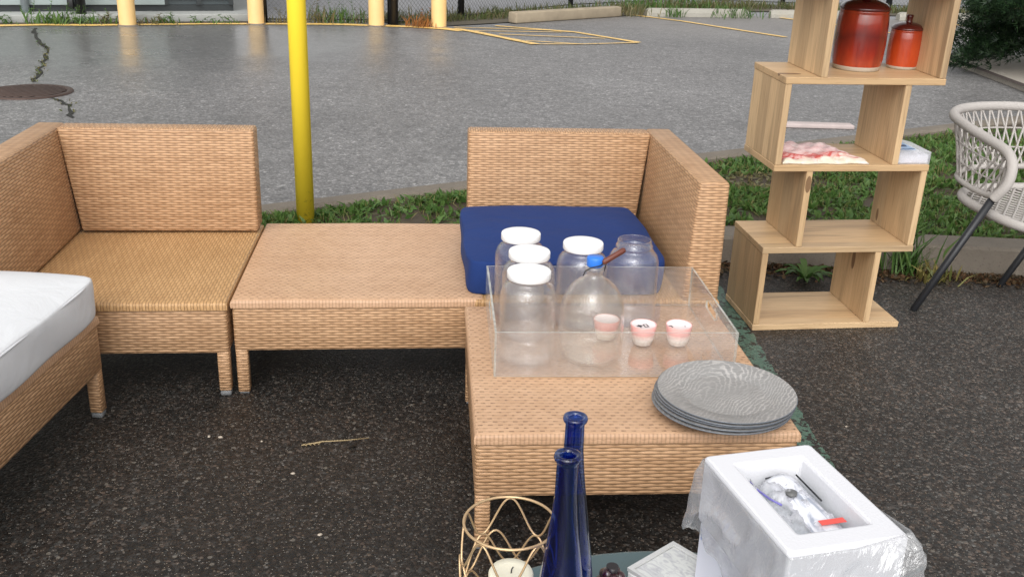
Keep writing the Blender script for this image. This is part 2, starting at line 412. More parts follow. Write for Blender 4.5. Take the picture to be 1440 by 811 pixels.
def film():
    n = NT('plastic_film'); co = n.coord()
    cz = n.noise(n.mapping(co, (1, 1, .5)), 16, 4, .55, 1.5)
    ridge = n.math('ABSOLUTE', n.math('SUBTRACT', cz, .5))
    nb = n.bump(n.math('POWER', n.math('MULTIPLY', ridge, 3.0), .6), .55, .006)
    fac = n.n('ShaderNodeLayerWeight', {'Blend': .5}).outputs['Facing']
    gl = n.n('ShaderNodeBsdfGlossy', {'Color': c4(1), 'Roughness': .10, 'Normal': nb}).outputs[0]
    tr = n.n('ShaderNodeBsdfTransparent', {'Color': c4((.98, .98, .985))}).outputs[0]
    df = n.n('ShaderNodeMixShader', {0: .5, 1: n.n('ShaderNodeBsdfDiffuse', {'Color': c4(.78)}).outputs[0], 2: n.n('ShaderNodeBsdfTranslucent', {'Color': c4(.78)}).outputs[0]}).outputs[0]
    a = n.n('ShaderNodeMixShader', {0: n.math('MULTIPLY_ADD', n.math('POWER', fac, 2.0), .30, .13), 1: tr, 2: df}).outputs[0]
    a = n.n('ShaderNodeMixShader', {0: n.math('MULTIPLY_ADD', n.math('POWER', fac, 3.0), .35, .09), 1: a, 2: gl}).outputs[0]
    return n.done(a)
FILM = film()
WHITEP = simple('white_lid_plastic', (.86, .86, .86), .35, .03)
STYRO_ = NT('styrofoam'); _co = STYRO_.coord()
_v = STYRO_.n('ShaderNodeTexVoronoi', {'Vector': _co, 'Scale': 260.0}).outputs['Distance']
STYRO = STYRO_.done(STYRO_.bsdf(color=(.69, .69, .72), rough=.7, sss=0.0, normal=STYRO_.bump(_v, .25, .001)))
BLUECAP = simple('blue_cap', (.03, .19, .70), .4, .05)
GRIP = simple('grip_wood', (.13, .035, .022), .4, .3, 60)
def fabric(name, c1, c2, bscale=900, lum=.02):
    n = NT(name); co = n.coord()
    c = n.mix(n.noise(co, 5, 4), c1, c2)
    w = n.noise(co, bscale, 2)
    h = n.noise(co, 7, 4, .5, .6)
    nb = n.bump(h, .5, lum); nb = n.bump(w, .3, .001, nb)
    return n.done(n.bsdf(color=c, rough=.85, spec=.15, sheen=.02, normal=nb))
BLUEF = fabric('navy_canvas', (.013, .033, .135), (.019, .045, .17))
WHITEF = fabric('white_canvas', (.66, .67, .69), (.71, .72, .735), lum=.014)
ROPE = NT('grey_rope'); _co = ROPE.coord()
ROPE = ROPE.done(ROPE.bsdf(color=(.43, .40, .375), rough=.8, normal=ROPE.bump(ROPE.noise(ROPE.mapping(_co, (1, 1, 1)), 220, 2), .5, .003)))
ROPEW_ = NT('grey_rope_wound'); _co = ROPEW_.coord('UV')
ROPEW = ROPEW_.done(ROPEW_.bsdf(color=(.43, .40, .375), rough=.8, normal=ROPEW_.bump(ROPEW_.n('ShaderNodeTexNoise', {'Vector': ROPEW_.coord(), 'Scale': 150.0}).outputs[0], .5, .004)))
GOLD = simple('gold_wire', (.62, .43, .24), .35, .1, 60, metal=.55)
WAX = simple('candle_wax', (.80, .76, .60), .5, .04, 30, sss=.0)
TEAL = simple('teal_table', (.075, .125, .130), .35, .18, 5, .15, 60)

# ------------------------------------------------------------------ world and light
w = bpy.data.worlds.new('World'); sc.world = w; w.use_nodes = True
nt = w.node_tree; bg = nt.nodes['Background']
sky = nt.nodes.new('ShaderNodeTexSky'); sky.sky_type = 'NISHITA'; sky.sun_disc = False
SUN_EL, SUN_AZ = math.radians(42), math.radians(188)
sky.sun_elevation = SUN_EL; sky.sun_rotation = SUN_AZ
sky.air_density = 1.0; sky.dust_density = 4.0; sky.ozone_density = 1.0
hs = nt.nodes.new('ShaderNodeHueSaturation'); hs.inputs['Saturation'].default_value = .05
nt.links.new(sky.outputs[0], hs.inputs['Color']); nt.links.new(hs.outputs[0], bg.inputs['Color'])
bg.inputs['Strength'].default_value = .15
sl = bpy.data.lights.new('sun', 'SUN'); sl.energy = .7; sl.angle = math.radians(90); sl.color = (1, .96, .90)
so = bpy.data.objects.new('sun', sl); link(so)
dirv = Vector((math.sin(SUN_AZ) * math.cos(SUN_EL), math.cos(SUN_AZ) * math.cos(SUN_EL), math.sin(SUN_EL)))
so.rotation_euler = dirv.to_track_quat('Z', 'Y').to_euler(); so.location = dirv * 30
vs = sc.view_settings; vs.view_transform = 'Standard'; vs.look = 'None'; vs.gamma = 1; vs.exposure = 0.47
try: sc.cycles.transparent_max_bounces = 48; sc.cycles.max_bounces = 10; sc.cycles.sample_clamp_indirect = 6
except Exception: pass

# ------------------------------------------------------------------ ground, kerbs, island
g = MB(); g.add([(-150, -60, -.012), (150, -60, -.012), (150, 250, -.012), (-150, 250, -.012)], [(0, 1, 2, 3)])
tag(g.build('ground', ROAD), kind='structure')
def kn(x): return 4.475 - .05 * x if x >= 1 else 4.425 + .19 * (x - 1)   # front of the near kerb
def kf(x): return 4.59 + .61 * (x + 1.167)              # island side of the far kerb
TIPX = -2.54
g = MB(); g.add([(-30, -8, 0), (30, -8, 0), (30, kn(30) + .08, 0), (1, kn(1) + .08, 0), (TIPX, kn(TIPX) + .03, 0), (-14, 2, 0), (-30, 2, 0)], [(0, 1, 2, 3, 4, 5, 6)])
tag(g.build('wet_pavement', ASPH), kind='structure')
LOTPOLY = [(-30, 8.01), (TIPX, kn(TIPX) + .03),  (9, kf(9) + .06), (14, 11.5), (14, 17.3)]
LOTPOLY += [tuple(G(1240, 27)[:2]), tuple(G(1080, 25)[:2]), tuple(G(1050, 21.5)[:2]), tuple(G(900, 21)[:2]), tuple(G(870, 24)[:2]), tuple(G(720, 34)[:2]), tuple(G(650, 37)[:2]), tuple(G(560, 35)[:2]), tuple(G(400, 32)[:2]), tuple(G(0, 33)[:2]), (-30, 4)]
LOTPOLY[-1] = (-14, 9.9); LOTPOLY[0] = (-14, 2.0)
g = MB(); g.add([(x, y, -.002) for x, y in LOTPOLY], [tuple(range(len(LOTPOLY)))])
tag(g.build('parking_lot', LOT), kind='structure')
# kerbs of the planted island
KH = .135
def kerb(name, f, x0, x1, dy, n=40):
    mb = MB(); pr = []
    for i in range(n + 1):
        x = x0 + (x1 - x0) * i / n
        dx, d = (0, dy)
        y = f(x); j = random.uniform(-.004, .004)
        yf, yb = (y, y + dy)
        pr.append([(x, yf + j, -.05), (x, yf + j + .012, KH - .015), (x, yf + .03 + j, KH + random.uniform(-.004, .003)), (x, yb - .025, KH), (x, yb, KH - .02), (x, yb, -.05)])
    vs_ = [v for r in pr for v in r]; fs = []
    for i in range(n):
        for k in range(5): fs.append((i * 6 + k, (i + 1) * 6 + k, (i + 1) * 6 + k + 1, i * 6 + k + 1))
    mb.add(vs_, fs); mb.f += [(0, 1, 2, 3, 4, 5), tuple(n * 6 + k for k in (5, 4, 3, 2, 1, 0))]; mb.sm += [False] * 2; mb.mi += [0] * 2
    return mb.build(name, CONC)
tag(kerb('kerb', kn, TIPX - .02, 9, .20), kind='structure')
tag(kerb('kerb', kf, TIPX + .42, 9, .165), kind='structure')
g = MB(); g.add([(TIPX + .5, kn(TIPX + .5) + .12, .105), (1, kn(1) + .15, .105), (9, kn(9) + .15, .105), (9, kf(9) + .05, .105), (TIPX + .5, kf(TIPX + .5) + .05, .105)], [(0, 1, 2, 3, 4)])
tag(g.build('island_soil', SOIL), kind='structure')

def blades(name, P, h, wd, mat, lean=.5, parent=None, bend=.6, seg=2):
    n = len(P); P = np.asarray(P, float)
    az = rng.uniform(0, 2 * PI, n); h = h * rng.uniform(.45, 1.15, n); wd = wd * rng.uniform(.6, 1.3, n)
    la = rng.uniform(0, 2 * PI, n); ln = np.abs(rng.normal(0, lean, n))
    sx, sy = np.cos(az) * wd / 2, np.sin(az) * wd / 2
    dx, dy = np.cos(la), np.sin(la)
    V = np.zeros((n, 5, 3))
    def at(t, k=1.0):
        hor = h * ln * (t * .5 + t * t * bend); ver = h * t * np.sqrt(np.clip(1 - (ln * t * .55) ** 2, .15, 1))
        return np.stack([P[:, 0] + dx * hor, P[:, 1] + dy * hor, P[:, 2] + ver], 1)
    b, m_, t_ = at(0), at(.55), at(1.0)
    S = np.stack([sx, sy, 0 * sx], 1)
    V[:, 0], V[:, 1], V[:, 2], V[:, 3], V[:, 4] = b - S * .7, b + S * .7, m_ - S, m_ + S, t_
    me = bpy.data.meshes.new(name); nv = n * 5
    me.vertices.add(nv); me.vertices.foreach_set('co', V.reshape(-1))
    idx = np.arange(n)[:, None] * 5
    L = np.concatenate([idx + np.array([0, 1, 3, 2]), idx + np.array([2, 3, 4])], 1).reshape(-1)
    me.loops.add(n * 7); me.loops.foreach_set('vertex_index', L.astype(np.int32))
    ls = (np.arange(n)[:, None] * 7 + np.array([0, 4])).reshape(-1)
    me.polygons.add(n * 2); me.polygons.foreach_set('loop_start', ls.astype(np.int32))
    me.materials.append(mat); me.update(calc_edges=True); me.validate()
    o = bpy.data.objects.new(name, me); link(o)
    if parent is not None: o.parent = parent
    return o
def island_pts(n, x0, x1, clump=True):
    x = rng.uniform(x0, x1, n); lo = np.where(x >= 1, 4.475 - .05 * x, 4.425 + .19 * (x - 1)) + .19; hi = 4.59 + .61 * (x + 1.167) - .03 - .05 * rng.uniform(0, 1, n)
    y = lo + (hi - lo) * rng.uniform(0, 1, n); k = hi > lo + .01
    x, y = x[k], y[k]
    f = np.array([2.4 * mn.noise((a_ * 2.6, b_ * 3.4, 4.2)) + 1.2 * mn.noise((a_ * 8, b_ * 9, 1.7)) for a_, b_ in zip(x, y)])
    k = f > -.12 + rng.normal(0, .5, len(x))
    # a bare patch of earth beside the bookshelf
    k &= ((x - 1.45) ** 2 / .12 + (y - 5.55) ** 2 / .05) > rng.uniform(.5, 1.2, len(x))
    return np.stack([x[k], y[k], np.full(k.sum(), .105)], 1)
a = np.concatenate([island_pts(36000, -1.9, 3.6), island_pts(12000, 3.0, 6.0)])
tag(blades('island_grass', a, .052, .0055, GRASS, 1.05), 'short green grass covering the planted island between the kerbs', 'grass', kind='stuff')
a = island_pts(26000, -1.9, 4.2); a[:, 2] += .005
tag(blades('island_clover', a, .045, .024, WEED, 1.15), 'broad leaved clover and weeds mixed into the grass of the island', 'ground cover', kind='stuff')
# litter along the kerb foot
x = rng.uniform(.75, 3.2, 2600); y = 4.475 - .05 * x - np.abs(rng.normal(0, .06, 2600)) - .004
tag(blades('leaf_litter', np.stack([x, y, np.full(2600, .003)], 1), .02, .018, LITTER, 1.6), 'brown leaf litter and grit lying along the foot of the kerb', 'leaf litter', kind='stuff')
x = rng.uniform(1.2, 1.75, 420); y = rng.uniform(5.4, 5.75, 420)
tag(blades('pale_litter', np.stack([x, y, np.full(420, .11)], 1), .02, .02, DRYWEED, 1.5), 'pale dry litter on the bare patch of earth in the island grass', 'leaf litter', kind='stuff')

# painted markings
yl = [G(-60, 37.5), G(0, 36.8), G(60, 35.6), G(130, 36.2), G(200, 35.2), G(300, 34.2), G(400, 34.2), G(470, 34.8), G(530, 36.6), G(580, 38.3), G(625, 41), G(650, 44)]
tag(MB().strip(yl, .17, .006, .25).build('painted_line', YPAINT), kind='structure')
for pts, ww in (([(697, 37), (760, 42), (810, 46), (898, 60.5)], .10), ([(640, 41), (664, 45), (753, 63)], .12), ([(753, 63), (820, 63), (898, 61)], .05), ([(638, 39), (720, 41.5), (789, 44)], .05),
                ([(660, 44), (790, 46)], .05), ([(702, 49), (851, 55)], .05), ([(740, 58), (820, 63)], .05),
                ([(888, 21.5), (960, 30.5), (1040, 43), (1105, 53)], .09), ([(1083, 24), (1165, 34), (1255, 47.5), (1330, 58)], .09), ([(1288, 28), (1370, 39), (1440, 50)], .09)):
    P = []
    for (a_, b_) in zip(pts, pts[1:]):
        for i in range(6): P.append(G(a_[0] + (b_[0] - a_[0]) * i / 6, a_[1] + (b_[1] - a_[1]) * i / 6))
    P.append(G(*pts[-1]))
    tag(MB().strip(P, ww, .005 + .004 * random.random(), .2).build('bay_marking', YPAINT), kind='structure')
gl = [Vector((.86, 4.2, 0)), Vector((.888, 3.6, 0)), Vector((.905, 3.0, 0)), Vector((.925, 2.5, 0)), Vector((.94, 2.0, 0)), Vector((.95, 1.2, 0))]
P = []
for a_, b_ in zip(gl, gl[1:]):
    for i in range(20): P.append(a_.lerp(b_, i / 20))
tag(MB().strip(P, .10, .004, .12).build('green_painted_line', GPAINT), kind='structure')

# crack, iron cover, board
def jag(pts, n, amp):
    P = []
    for a_, b_ in zip(pts, pts[1:]):
        for i in range(n): P.append(a_.lerp(b_, i / n) + Vector((random.uniform(-amp, amp), random.uniform(-amp, amp), 0)))
    P.append(pts[-1]); return P
CRK = simple('crack_dirt', (.02, .02, .016), .9)
ck1 = jag([G(48, 40), G(52, 50), G(66, 68), G(62, 85), G(55, 100), G(48, 115)], 5, .025); ck2 = jag([G(75, 138), G(95, 148), G(103, 166)], 5, .025)
cm = MB(); cm.strip(ck1, .035, .004, .6); cm.strip(ck2, .025, .004, .6)
tag(cm.build('crack', CRK), kind='structure')
pts = []
for q in ck1[8:] * 6 + ck2[2:9] * 2: pts.append((q.x + rng.normal(0, .02), q.y + rng.normal(0, .03), .003))
tag(blades('crack_weeds', pts, .028, .013, grassmat('crack_moss', [(.06, .09, .02), (.12, .12, .035), (.18, .14, .05), (.05, .11, .03)]), 1.1), 'small moss and weeds growing along the crack in the far lot', 'moss', kind='stuff')
mc = thing('drain_cover', 'rusty round iron drain cover with ribs, set in the far lot behind the left sofa', 'drain cover', (-4.02, 8.20, 0))
IRON = simple('rusty_iron', (.085, .055, .045), .55, .35, 25, .4, 90, metal=.4)
MB().lathe([(0, .004), (.30, .004), (.305, .012), (.345, .012), (.35, .0)], 48).build('frame', IRON, mc)
mb = MB()
for i in range(-5, 6):
    hx = math.sqrt(max(.0, .29 ** 2 - (i * .052) ** 2))
    mb.bbox(-hx, hx, i * .052 - .014, i * .052 + .014, .003, .014, .004, 1)
mb.move(Matrix.Rotation(math.radians(62), 4, 'Z')); mb.build('rib_grid', IRON, mc)
p = G(1140, 176)
pb = MB().bbox(-.45, .28, -.06, .06, 0, .03, .005).build('pale_board', simple('pale_board_wood', (.50, .42, .40), .7, .15, 12)); pb.location = (2.34, 7.80, 0); pb.rotation_euler = (0, 0, .02)
tag(pb, 'thin pale pinkish board lying on the far lot, seen through the bookshelf', 'board')

# ------------------------------------------------------------------ bollards, pole
first = None
BT = ['pale yellow bollard against the grey building, leftmost of the four', 'pale yellow bollard at the building corner, just left of the bright yellow pole', 'pale yellow bollard beside the black gate post', 'pale yellow bollard by the hatched marking, rightmost of the four']
for (px, py), lab in zip(((180, 36), (360.5, 34), (529.5, 36.5), (617, 38.5)), BT):
    q = G(px, py)
    if first is None:
        b = thing('bollard', lab, 'bollard', q, 0, 'pale yellow bollards')
        MB().lathe([(0.105, -.02), (.105, 1.02), (.098, 1.05), (.06, 1.085), (0, 1.095)], 32).build('post', BOLL, b)
        MB().lathe([(.13, -.02), (.13, .006), (.106, .012)], 32).build('base_collar', CONC, b)
        first = b
    else:
        b = copy_tree(first); b.location = q; b['label'] = lab
q = Vector((-.985, 4.53, .0))
pl = thing('sign_pole', 'tall bright yellow steel pole standing in the grass between the sofas', 'pole', q)
MB().tube([(0, 0, .0), (0, 0, 2.6)], .0415, 32).build('post', YPOLE, pl)
MB().lathe([(.0415, 2.6), (.035, 2.62), (0, 2.625)], 32).build('cap', YPOLE, pl)

# ------------------------------------------------------------------ building at the far left
q0 = G(200, 35); ang = math.atan2(1.235, 3.217)
bd = thing('utility_building', 'grey green building on a concrete pad behind the yellow line at far left', 'building', (q0.x, q0.y, 0), ang)
SIDING = simple('grey_green_siding', (.30, .35, .34), .4, .08, 3)
DARKP = simple('dark_plinth', (.028, .034, .036), .4, .3, 8)
GLASSW = simple('window_glass', (.06, .075, .08), .08, .2, 2)
XL, XR, WY = -9.0, 1.22, .66
MB().bbox(XL, XR + .35, .30, 5.0, -.02, .10, .015).build('concrete_pad', CONC_G, bd)
MB().box(XL, XR, WY + .05, 5.0, .101, .185).build('plinth', DARKP, bd)
mb = MB(); mb.box(XL, XR - .9, WY, 5.0, .187, 2.9); 
mb.build('wall', SIDING, bd)
mb = MB()
for i in range(12): mb.box(XL, XR - .9, WY - .015, WY - .001, .19 + i * .22, .19 + i * .22 + .212)
mb.build('cladding_boards', SIDING, bd)
MB().box(XL - .2, XR + .2, .9, 5.2, 2.92, 3.08).build('roof', simple('roof_metal', (.2, .21, .21), .5), bd)
gd = MB().box(XR - .898, XR, WY + .04, 4.9, .187, 2.9).build('glazed_side', GLASSW, bd)
mb = MB()
for x_ in (XR - .89, XR - .46, XR - .03): mb.box(x_ - .03, x_ + .03, WY - .01, WY + .038, .187, 2.9)
for z_ in (.26, 1.0, 2.0): mb.box(XR - .85, XR - .07, WY, WY + .037, z_, z_ + .05)
mb.build('window_frame', DARKP, gd)
tag(MB().strip([q0 + Vector((math.cos(ang) * x_ - math.sin(ang) * .19, math.sin(ang) * x_ + math.cos(ang) * .19, 0)) for x_ in (-7, -4, -1, 0, 1, 1.9)], .24, .004, .1).build('soil_strip', SOIL), kind='structure')
# posts in front of the building
q = G(38, 29); pz = thing('steel_post', 'slim grey steel post in front of the grey building, at the left edge', 'post', q)
GREYM = simple('galvanised', (.30, .34, .36), .4, .15, 20, metal=.3)
MB().tube([(0, 0, -.02), (0, 0, 2.3)], .05, 20).build('post', GREYM, pz)
MB().bbox(-.08, .08, -.08, .08, 0, .012, .003).build('base_plate', GREYM, pz)
q = G(116, 31); pz = thing('steel_post', 'thick black post in front of the grey building', 'post', q)
MB().tube([(0, 0, -.02), (0, 0, 2.3)], .062, 20).build('post', BLACK, pz)
MB().bbox(-.16, -.08, -.04, .04, .16, .32, .01).build('junction_box', BLACK, pz)

# ------------------------------------------------------------------ chain link fence
WIRE = simple('fence_wire', (.16, .165, .165), .5, metal=.2)
def fence(label, pts, posts, H=1.8, s=.062, wr=.0022):
    base = Vector(pts[0]); f = thing('chain_link_fence', label, 'fence', base)
    mb = MB()
    for a_, b_ in zip(pts, pts[1:]):
        a_ = Vector(a_) - base; b_ = Vector(b_) - base; L = (b_ - a_).length; d = (b_ - a_) / L
        def seg(s0, z0, s1, z1):
            if s1 < s0: s0, z0, s1, z1 = s1, z1, s0, z0
            # clip to the panel
            if s0 < 0: z0 += (z1 - z0) * (0 - s0) / (s1 - s0); s0 = 0
            if s1 > L: z1 = z0 + (z1 - z0) * (L - s0) / (s1 - s0); s1 = L
            if s1 - s0 < .01: return
            mb.tube([a_ + d * s0 + Vector((0, 0, z0)), a_ + d * s1 + Vector((0, 0, z1))], wr, 3, caps=False)
        k = -H
        while k < L:
            seg(k, .04, k + H, .04 + H); seg(k + H, .04, k, .04 + H); k += s
    mb.build('wire_mesh', WIRE, f)
    for (px_, r, h) in posts:
        q_ = Vector(px_) - base
        MB().tube([q_ + Vector((0, 0, -.05)), q_ + Vector((0, 0, h))], r, 14).build('post', BLACK, f)
    for z in (.05, H + .03):
        rl = MB(); rl.tube([Vector(a_) - base + Vector((0, 0, z)) for a_ in pts], .018 if z > 1 else .008, 8); rl.build('rail', BLACK, f)
    return f
A0, A1, A2 = G(373, 32.5), G(470, 33), G(548, 34)
fence('chain link fence panel between the building corner and the black gate post', [A0, A1, A2], [(A0, .035, 1.9), (A2, .03, 1.9)])
B0, B1, B2, B3, B4, B5 = G(554, 35.5), G(648, 27.5), G(802, 11), G(960, 3), G(1100, 7.5), G(1249, 12)
B6 = B5 + (B5 - B4) * 1.3
fence('long chain link fence with black posts running behind the timber and wheel stops', [B0, B1, B2, B3, B4, B5, B6], [(B0, .06, 2.0), (B1, .05, 1.9), (B2, .045, 1.9), (B3, .045, 1.9), (B4, .045, 1.9), (B5, .06, 1.9), (B6, .045, 1.9)], s=.07, wr=.0026)
# grass verge below the fence
vp = []
edge = [G(560, 35), G(650, 31), G(720, 27), G(870, 19), G(1000, 14), G(1100, 14), G(1249, 20), G(1400, 24)]
for a_, b_ in zip(edge, edge[1:]):
    L = (b_ - a_).length
    for i in range(int(L * 420)):
        t = random.random(); q = a_.lerp(b_, t); d = (b_ - a_).normalized(); nrm = Vector((-d.y, d.x, 0))
        q = q + nrm * (abs(random.gauss(.15, .45))); vp.append((q.x, q.y, 0))
tag(blades('verge_grass', vp, .13, .014, grassmat('verge_blades', [(.06, .09, .025), (.09, .12, .035), (.15, .13, .06), (.07, .10, .03), (.20, .15, .08)]), .5), 'rough grass and dead stems growing along the foot of the fence', 'grass', kind='stuff')
mb = MB(); ev = edge; vs_ = []
for i, q in enumerate(ev):
    d = (ev[min(i + 1, len(ev) - 1)] - ev[max(i - 1, 0)]).normalized(); nrm = Vector((-d.y, d.x, 0))
    vs_ += [(q.x - nrm.x * .35, q.y - nrm.y * .35, .003), (q.x + nrm.x * .95, q.y + nrm.y * .95, .003)]
mb.add(vs_, [(2 * i, 2 * i + 2, 2 * i + 3, 2 * i + 1) for i in range(len(ev) - 1)])
tag(mb.build('verge_soil', simple('verge_earth', (.10, .085, .06), .9, .4, 5)), kind='structure')

def tuft(name, label, loc, n, h, spread, mat, wd=.012, lean=.55, group=None, stems=0):
    t = thing(name, label, 'weed', loc, 0, group)
    if group and 'yellow line' in group: n = int(n * .5); h *= .6; wd *= 1.3; lean = .9
    P = np.stack([rng.normal(0, spread, n), rng.normal(0, spread * .6, n), np.zeros(n)], 1)
    blades('leaves', P, h, wd, mat, lean, t)
    if stems:
        mb = MB()
        for i in range(stems):
            x_, y_ = random.gauss(0, spread * .8), random.gauss(0, spread * .4); hh = h * random.uniform(1.0, 1.9); lx = random.uniform(-.12, .12)
            mb.tube([(x_, y_, 0), (x_ + lx * .4, y_, hh * .5), (x_ + lx, y_, hh)], [.004, .003, .0015], 4)
            for k in range(5): mb.tube([(x_ + lx * (.5 + k * .1), y_, hh * (.5 + k * .1)), (x_ + lx * (.5 + k * .1) + random.uniform(-.06, .06), y_ + random.uniform(-.05, .05), hh * (.55 + k * .1))], [.006, .001], 3)
        mb.build('stems', mat, t)
    return t
gw = 'weeds along the yellow line by the building'
for px, py, n, h, s_, mt in ((8, 33, 60, .12, .16, WEED), (62, 33, 150, .30, .18, WEED), (88, 33, 120, .22, .14, WEED), (135, 33, 110, .22, .18, WEED), (150, 33, 60, .14, .12, DRYWEED), (212, 34, 50, .14, .16, DRYWEED), (232, 33.5, 60, .16, .12, WEED), (285, 33, 40, .10, .14, WEED), (325, 33, 40, .10, .14, WEED)):
    tuft('weed', 'straggly weed tuft growing in the gap between the yellow line and the concrete pad', G(px, py), n, h, s_, mt, .016, .5, gw, 5)
gw = 'dry weeds at the chain link fence'
for px, py, n, h, s_, mt in ((395, 33, 40, .12, .1, DRYWEED), (448, 32.5, 80, .20, .12, DRYWEED), (478, 32.5, 120, .24, .16, WEED), (505, 33, 60, .14, .12, DRYWEED)):
    tuft('weed', 'dry weed tuft at the foot of the fence panel left of the gate post', G(px, py), n, h, s_, mt, .014, .5, gw, 4)
tuft('weed', 'orange brown dead weed between the two right bollards', G(592, 38.5), 120, .16, .09, grassmat('dead_weed', [(.40, .16, .04), (.30, .13, .04), (.22, .12, .05)]), .014, .7, None, 3)
tuft('weed', 'green weed tuft growing over the middle of the long wheel stop', G(944, 24), 90, .17, .09, WEED, .014, .6)
tuft('weed', 'wide green weed tuft at the right end of the long wheel stop', G(1027, 24.5), 170, .2, .2, WEED, .014, .6)
tuft('weed', 'bushy weed clump between the timber and the long wheel stop', G(880, 22), 200, .20, .26, DRYWEED, .014, .55, None, 8)
tuft('weed', 'tall dry weed clump right of the timber, at the fence', G(905, 16), 170, .28, .35, WEED, .014, .5, None, 8)
for px in (940, 985, 1015): tuft('weed', 'dry grassy weed clump behind the long wheel stop', G(px, 13), 110, .25, .35, DRYWEED if px != 985 else WEED, .014, .5, 'weed clumps behind the long wheel stop', 6)

# timber and wheel stops
def beam(name, label, cat, a_, b_, wd, h, mat, bev=.02):
    d = b_ - a_; L = d.length; o = MB().bbox(0, L, -wd / 2, wd / 2, 0, h, bev).build(name, mat); o.location = a_; o.rotation_euler = (0, 0, math.atan2(d.y, d.x))
    return tag(o, label, cat)
beam('timber_beam', 'long weathered timber beam lying behind the hatched marking', 'beam', G(720, 33), G(868, 23.2), .18, .155, simple('weathered_timber', (.33, .27, .19), .8, .3, 6, .4, 40))
def wheel_stop(label, a_, b_):
    d = b_ - a_; L = d.length; t = thing('wheel_stop', label, 'wheel stop', a_, math.atan2(d.y, d.x), 'concrete wheel stops')
    mb = MB(); pr = [(-.09, 0), (-.085, .06), (-.055, .125), (.055, .125), (.085, .06), (.09, 0)]
    vs_ = []; xs = [0, .06, L - .06, L]
    for i, x_ in enumerate(xs):
        k = .8 if i in (0, 3) else 1
        vs_ += [(x_, y_ * k, z_ * k) for y_, z_ in pr]
    fs = [(i * 6 + k, (i + 1) * 6 + k, (i + 1) * 6 + k + 1, i * 6 + k + 1) for i in range(3) for k in range(5)] + [tuple(range(6)), tuple(range(23, 17, -1))]
    mb.add(vs_, fs).build('block', CONC_P, t)
    for x_ in (.3, L - .3): MB().lathe([(0, .133), (.014, .132), (.016, .126)], 10, x_, 0).build('anchor_pin', IRON, t)
wheel_stop('long pale concrete wheel stop with weeds over its middle, nearest the timber', G(908, 23), G(1050, 24.5))
wheel_stop('pale concrete wheel stop half hidden by the left side of the bookshelf', G(1082, 25), G(1225, 27.5))
wheel_stop('pale concrete wheel stop seen through the top of the bookshelf beside the small red jar', G(1262, 28.5), G(1400, 31))

# ------------------------------------------------------------------ evergreen island on the right
gp = [G(1334, 88), G(1345, 80), G(1600, 92), G(1700, 230), G(1440, 129)]
g = MB().poly([(q.x, q.y) for q in gp], -.03, .05); tag(g.build('gravel_bed', GRAVEL), kind='structure')
tag(MB().strip([gp[1], gp[0], G(1385, 108), gp[4], G(1560, 182)], .09, .06, .1).build('gravel_edging', simple('edging', (.06, .045, .04), .8)), kind='structure')
ev_ = thing('evergreen_shrub', 'dark green spreading evergreen shrub at the top right edge', 'shrub', (6.0, 11.2, .03))
def evergreen(parent, R=1.58, Hh=2.4, n=56000):
    P = []; D = []
    limbs = []
    for i in range(130):
        z0 = random.uniform(.15, Hh * .9); k = 1 - .62 * (z0 / Hh) ** 1.3
        a_ = random.uniform(0, 2 * PI); L = R * k * random.uniform(.72, 1.08)
        limbs.append((a_, z0, L, random.uniform(-.22, .26)))
    tb = MB(); tb.tube([(0, 0, -.03), (.02, 0, .8), (0, .02, Hh * .95)], [.10, .07, .015], 10)
    for a_, z0, L, up in limbs[:45]:
        tb.tube([(0, 0, z0), (math.cos(a_) * L * .5, math.sin(a_) * L * .5, z0 + up * .4 + .05), (math.cos(a_) * L * .9, math.sin(a_) * L * .9, z0 + up)], [.025, .014, .004], 5)
    tb.build('trunk', BARK, parent)
    V = []; F = []
    for i in range(n):
        a_, z0, L, up = random.choice(limbs); t = random.random() ** .6
        cx, cy, cz = math.cos(a_) * L * t, math.sin(a_) * L * t, z0 + up * t * t + .05 * math.sin(t * 3)
        s_ = .16 * (1 - .35 * t)
        c = Vector((cx + random.gauss(0, s_ * .55), cy + random.gauss(0, s_ * .55), max(.06, cz + random.gauss(0, s_ * .42))))
        d = Vector((math.cos(a_) + random.gauss(0, .55), math.sin(a_) + random.gauss(0, .55), .25 + random.gauss(0, .4))).normalized()
        u = d.cross(Vector((random.gauss(0, 1), random.gauss(0, 1), random.gauss(0, 1)))).normalized()
        l = random.uniform(.05, .12)
        for k in (-1, 0, 1):
            dd = (d + u * k * .7).normalized(); b = len(V); ww = dd.cross(u.cross(d)).normalized() * .0058
            V += [c - ww, c + ww, c + dd * l]; F.append((b, b + 1, b + 2))
    mb = MB(); mb.add(V, F); mb.build('crown', NEEDLE, parent)
evergreen(ev_)

# ------------------------------------------------------------------ wicker modules
W_, D_, H_, A_, B_, BT_ = .80, .839, .3287, .1528, .7225, .098
def rbox(mb, x0, x1, y0, y1, z0, z1, r=.012): return mb.bbox(x0, x1, y0, y1, z0, z1, r, 2)
def legs(parent, x0, x1, y0, y1, caps=True, lw=.038):
    for sx in (x0, x1):
        for sy in (y0, y1):
            a_ = sx + (.0018 if sx == x0 else -.0018 - lw); b_ = sy + (.0018 if sy == y0 else -.0018 - lw)
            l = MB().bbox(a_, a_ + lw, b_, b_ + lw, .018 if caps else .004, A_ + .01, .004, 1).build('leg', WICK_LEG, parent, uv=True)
            if caps: MB().bbox(a_ + .002, a_ + lw - .002, b_ + .002, b_ + lw - .002, 0, .0175, .003, 1).build('foot_cap', CAP, l)
            else: MB().box(a_ + .004, a_ + lw - .004, b_ + .004, b_ + lw - .004, 0, .0039).build('foot_cap', CAP, l)
def edge_t(i, n):
    E_ = [0, .003, .007, .014]
    return E_[i] if i < 4 else (1 - E_[n - i] if i > n - 4 else .014 + (i - 3) / (n - 6) * .972)
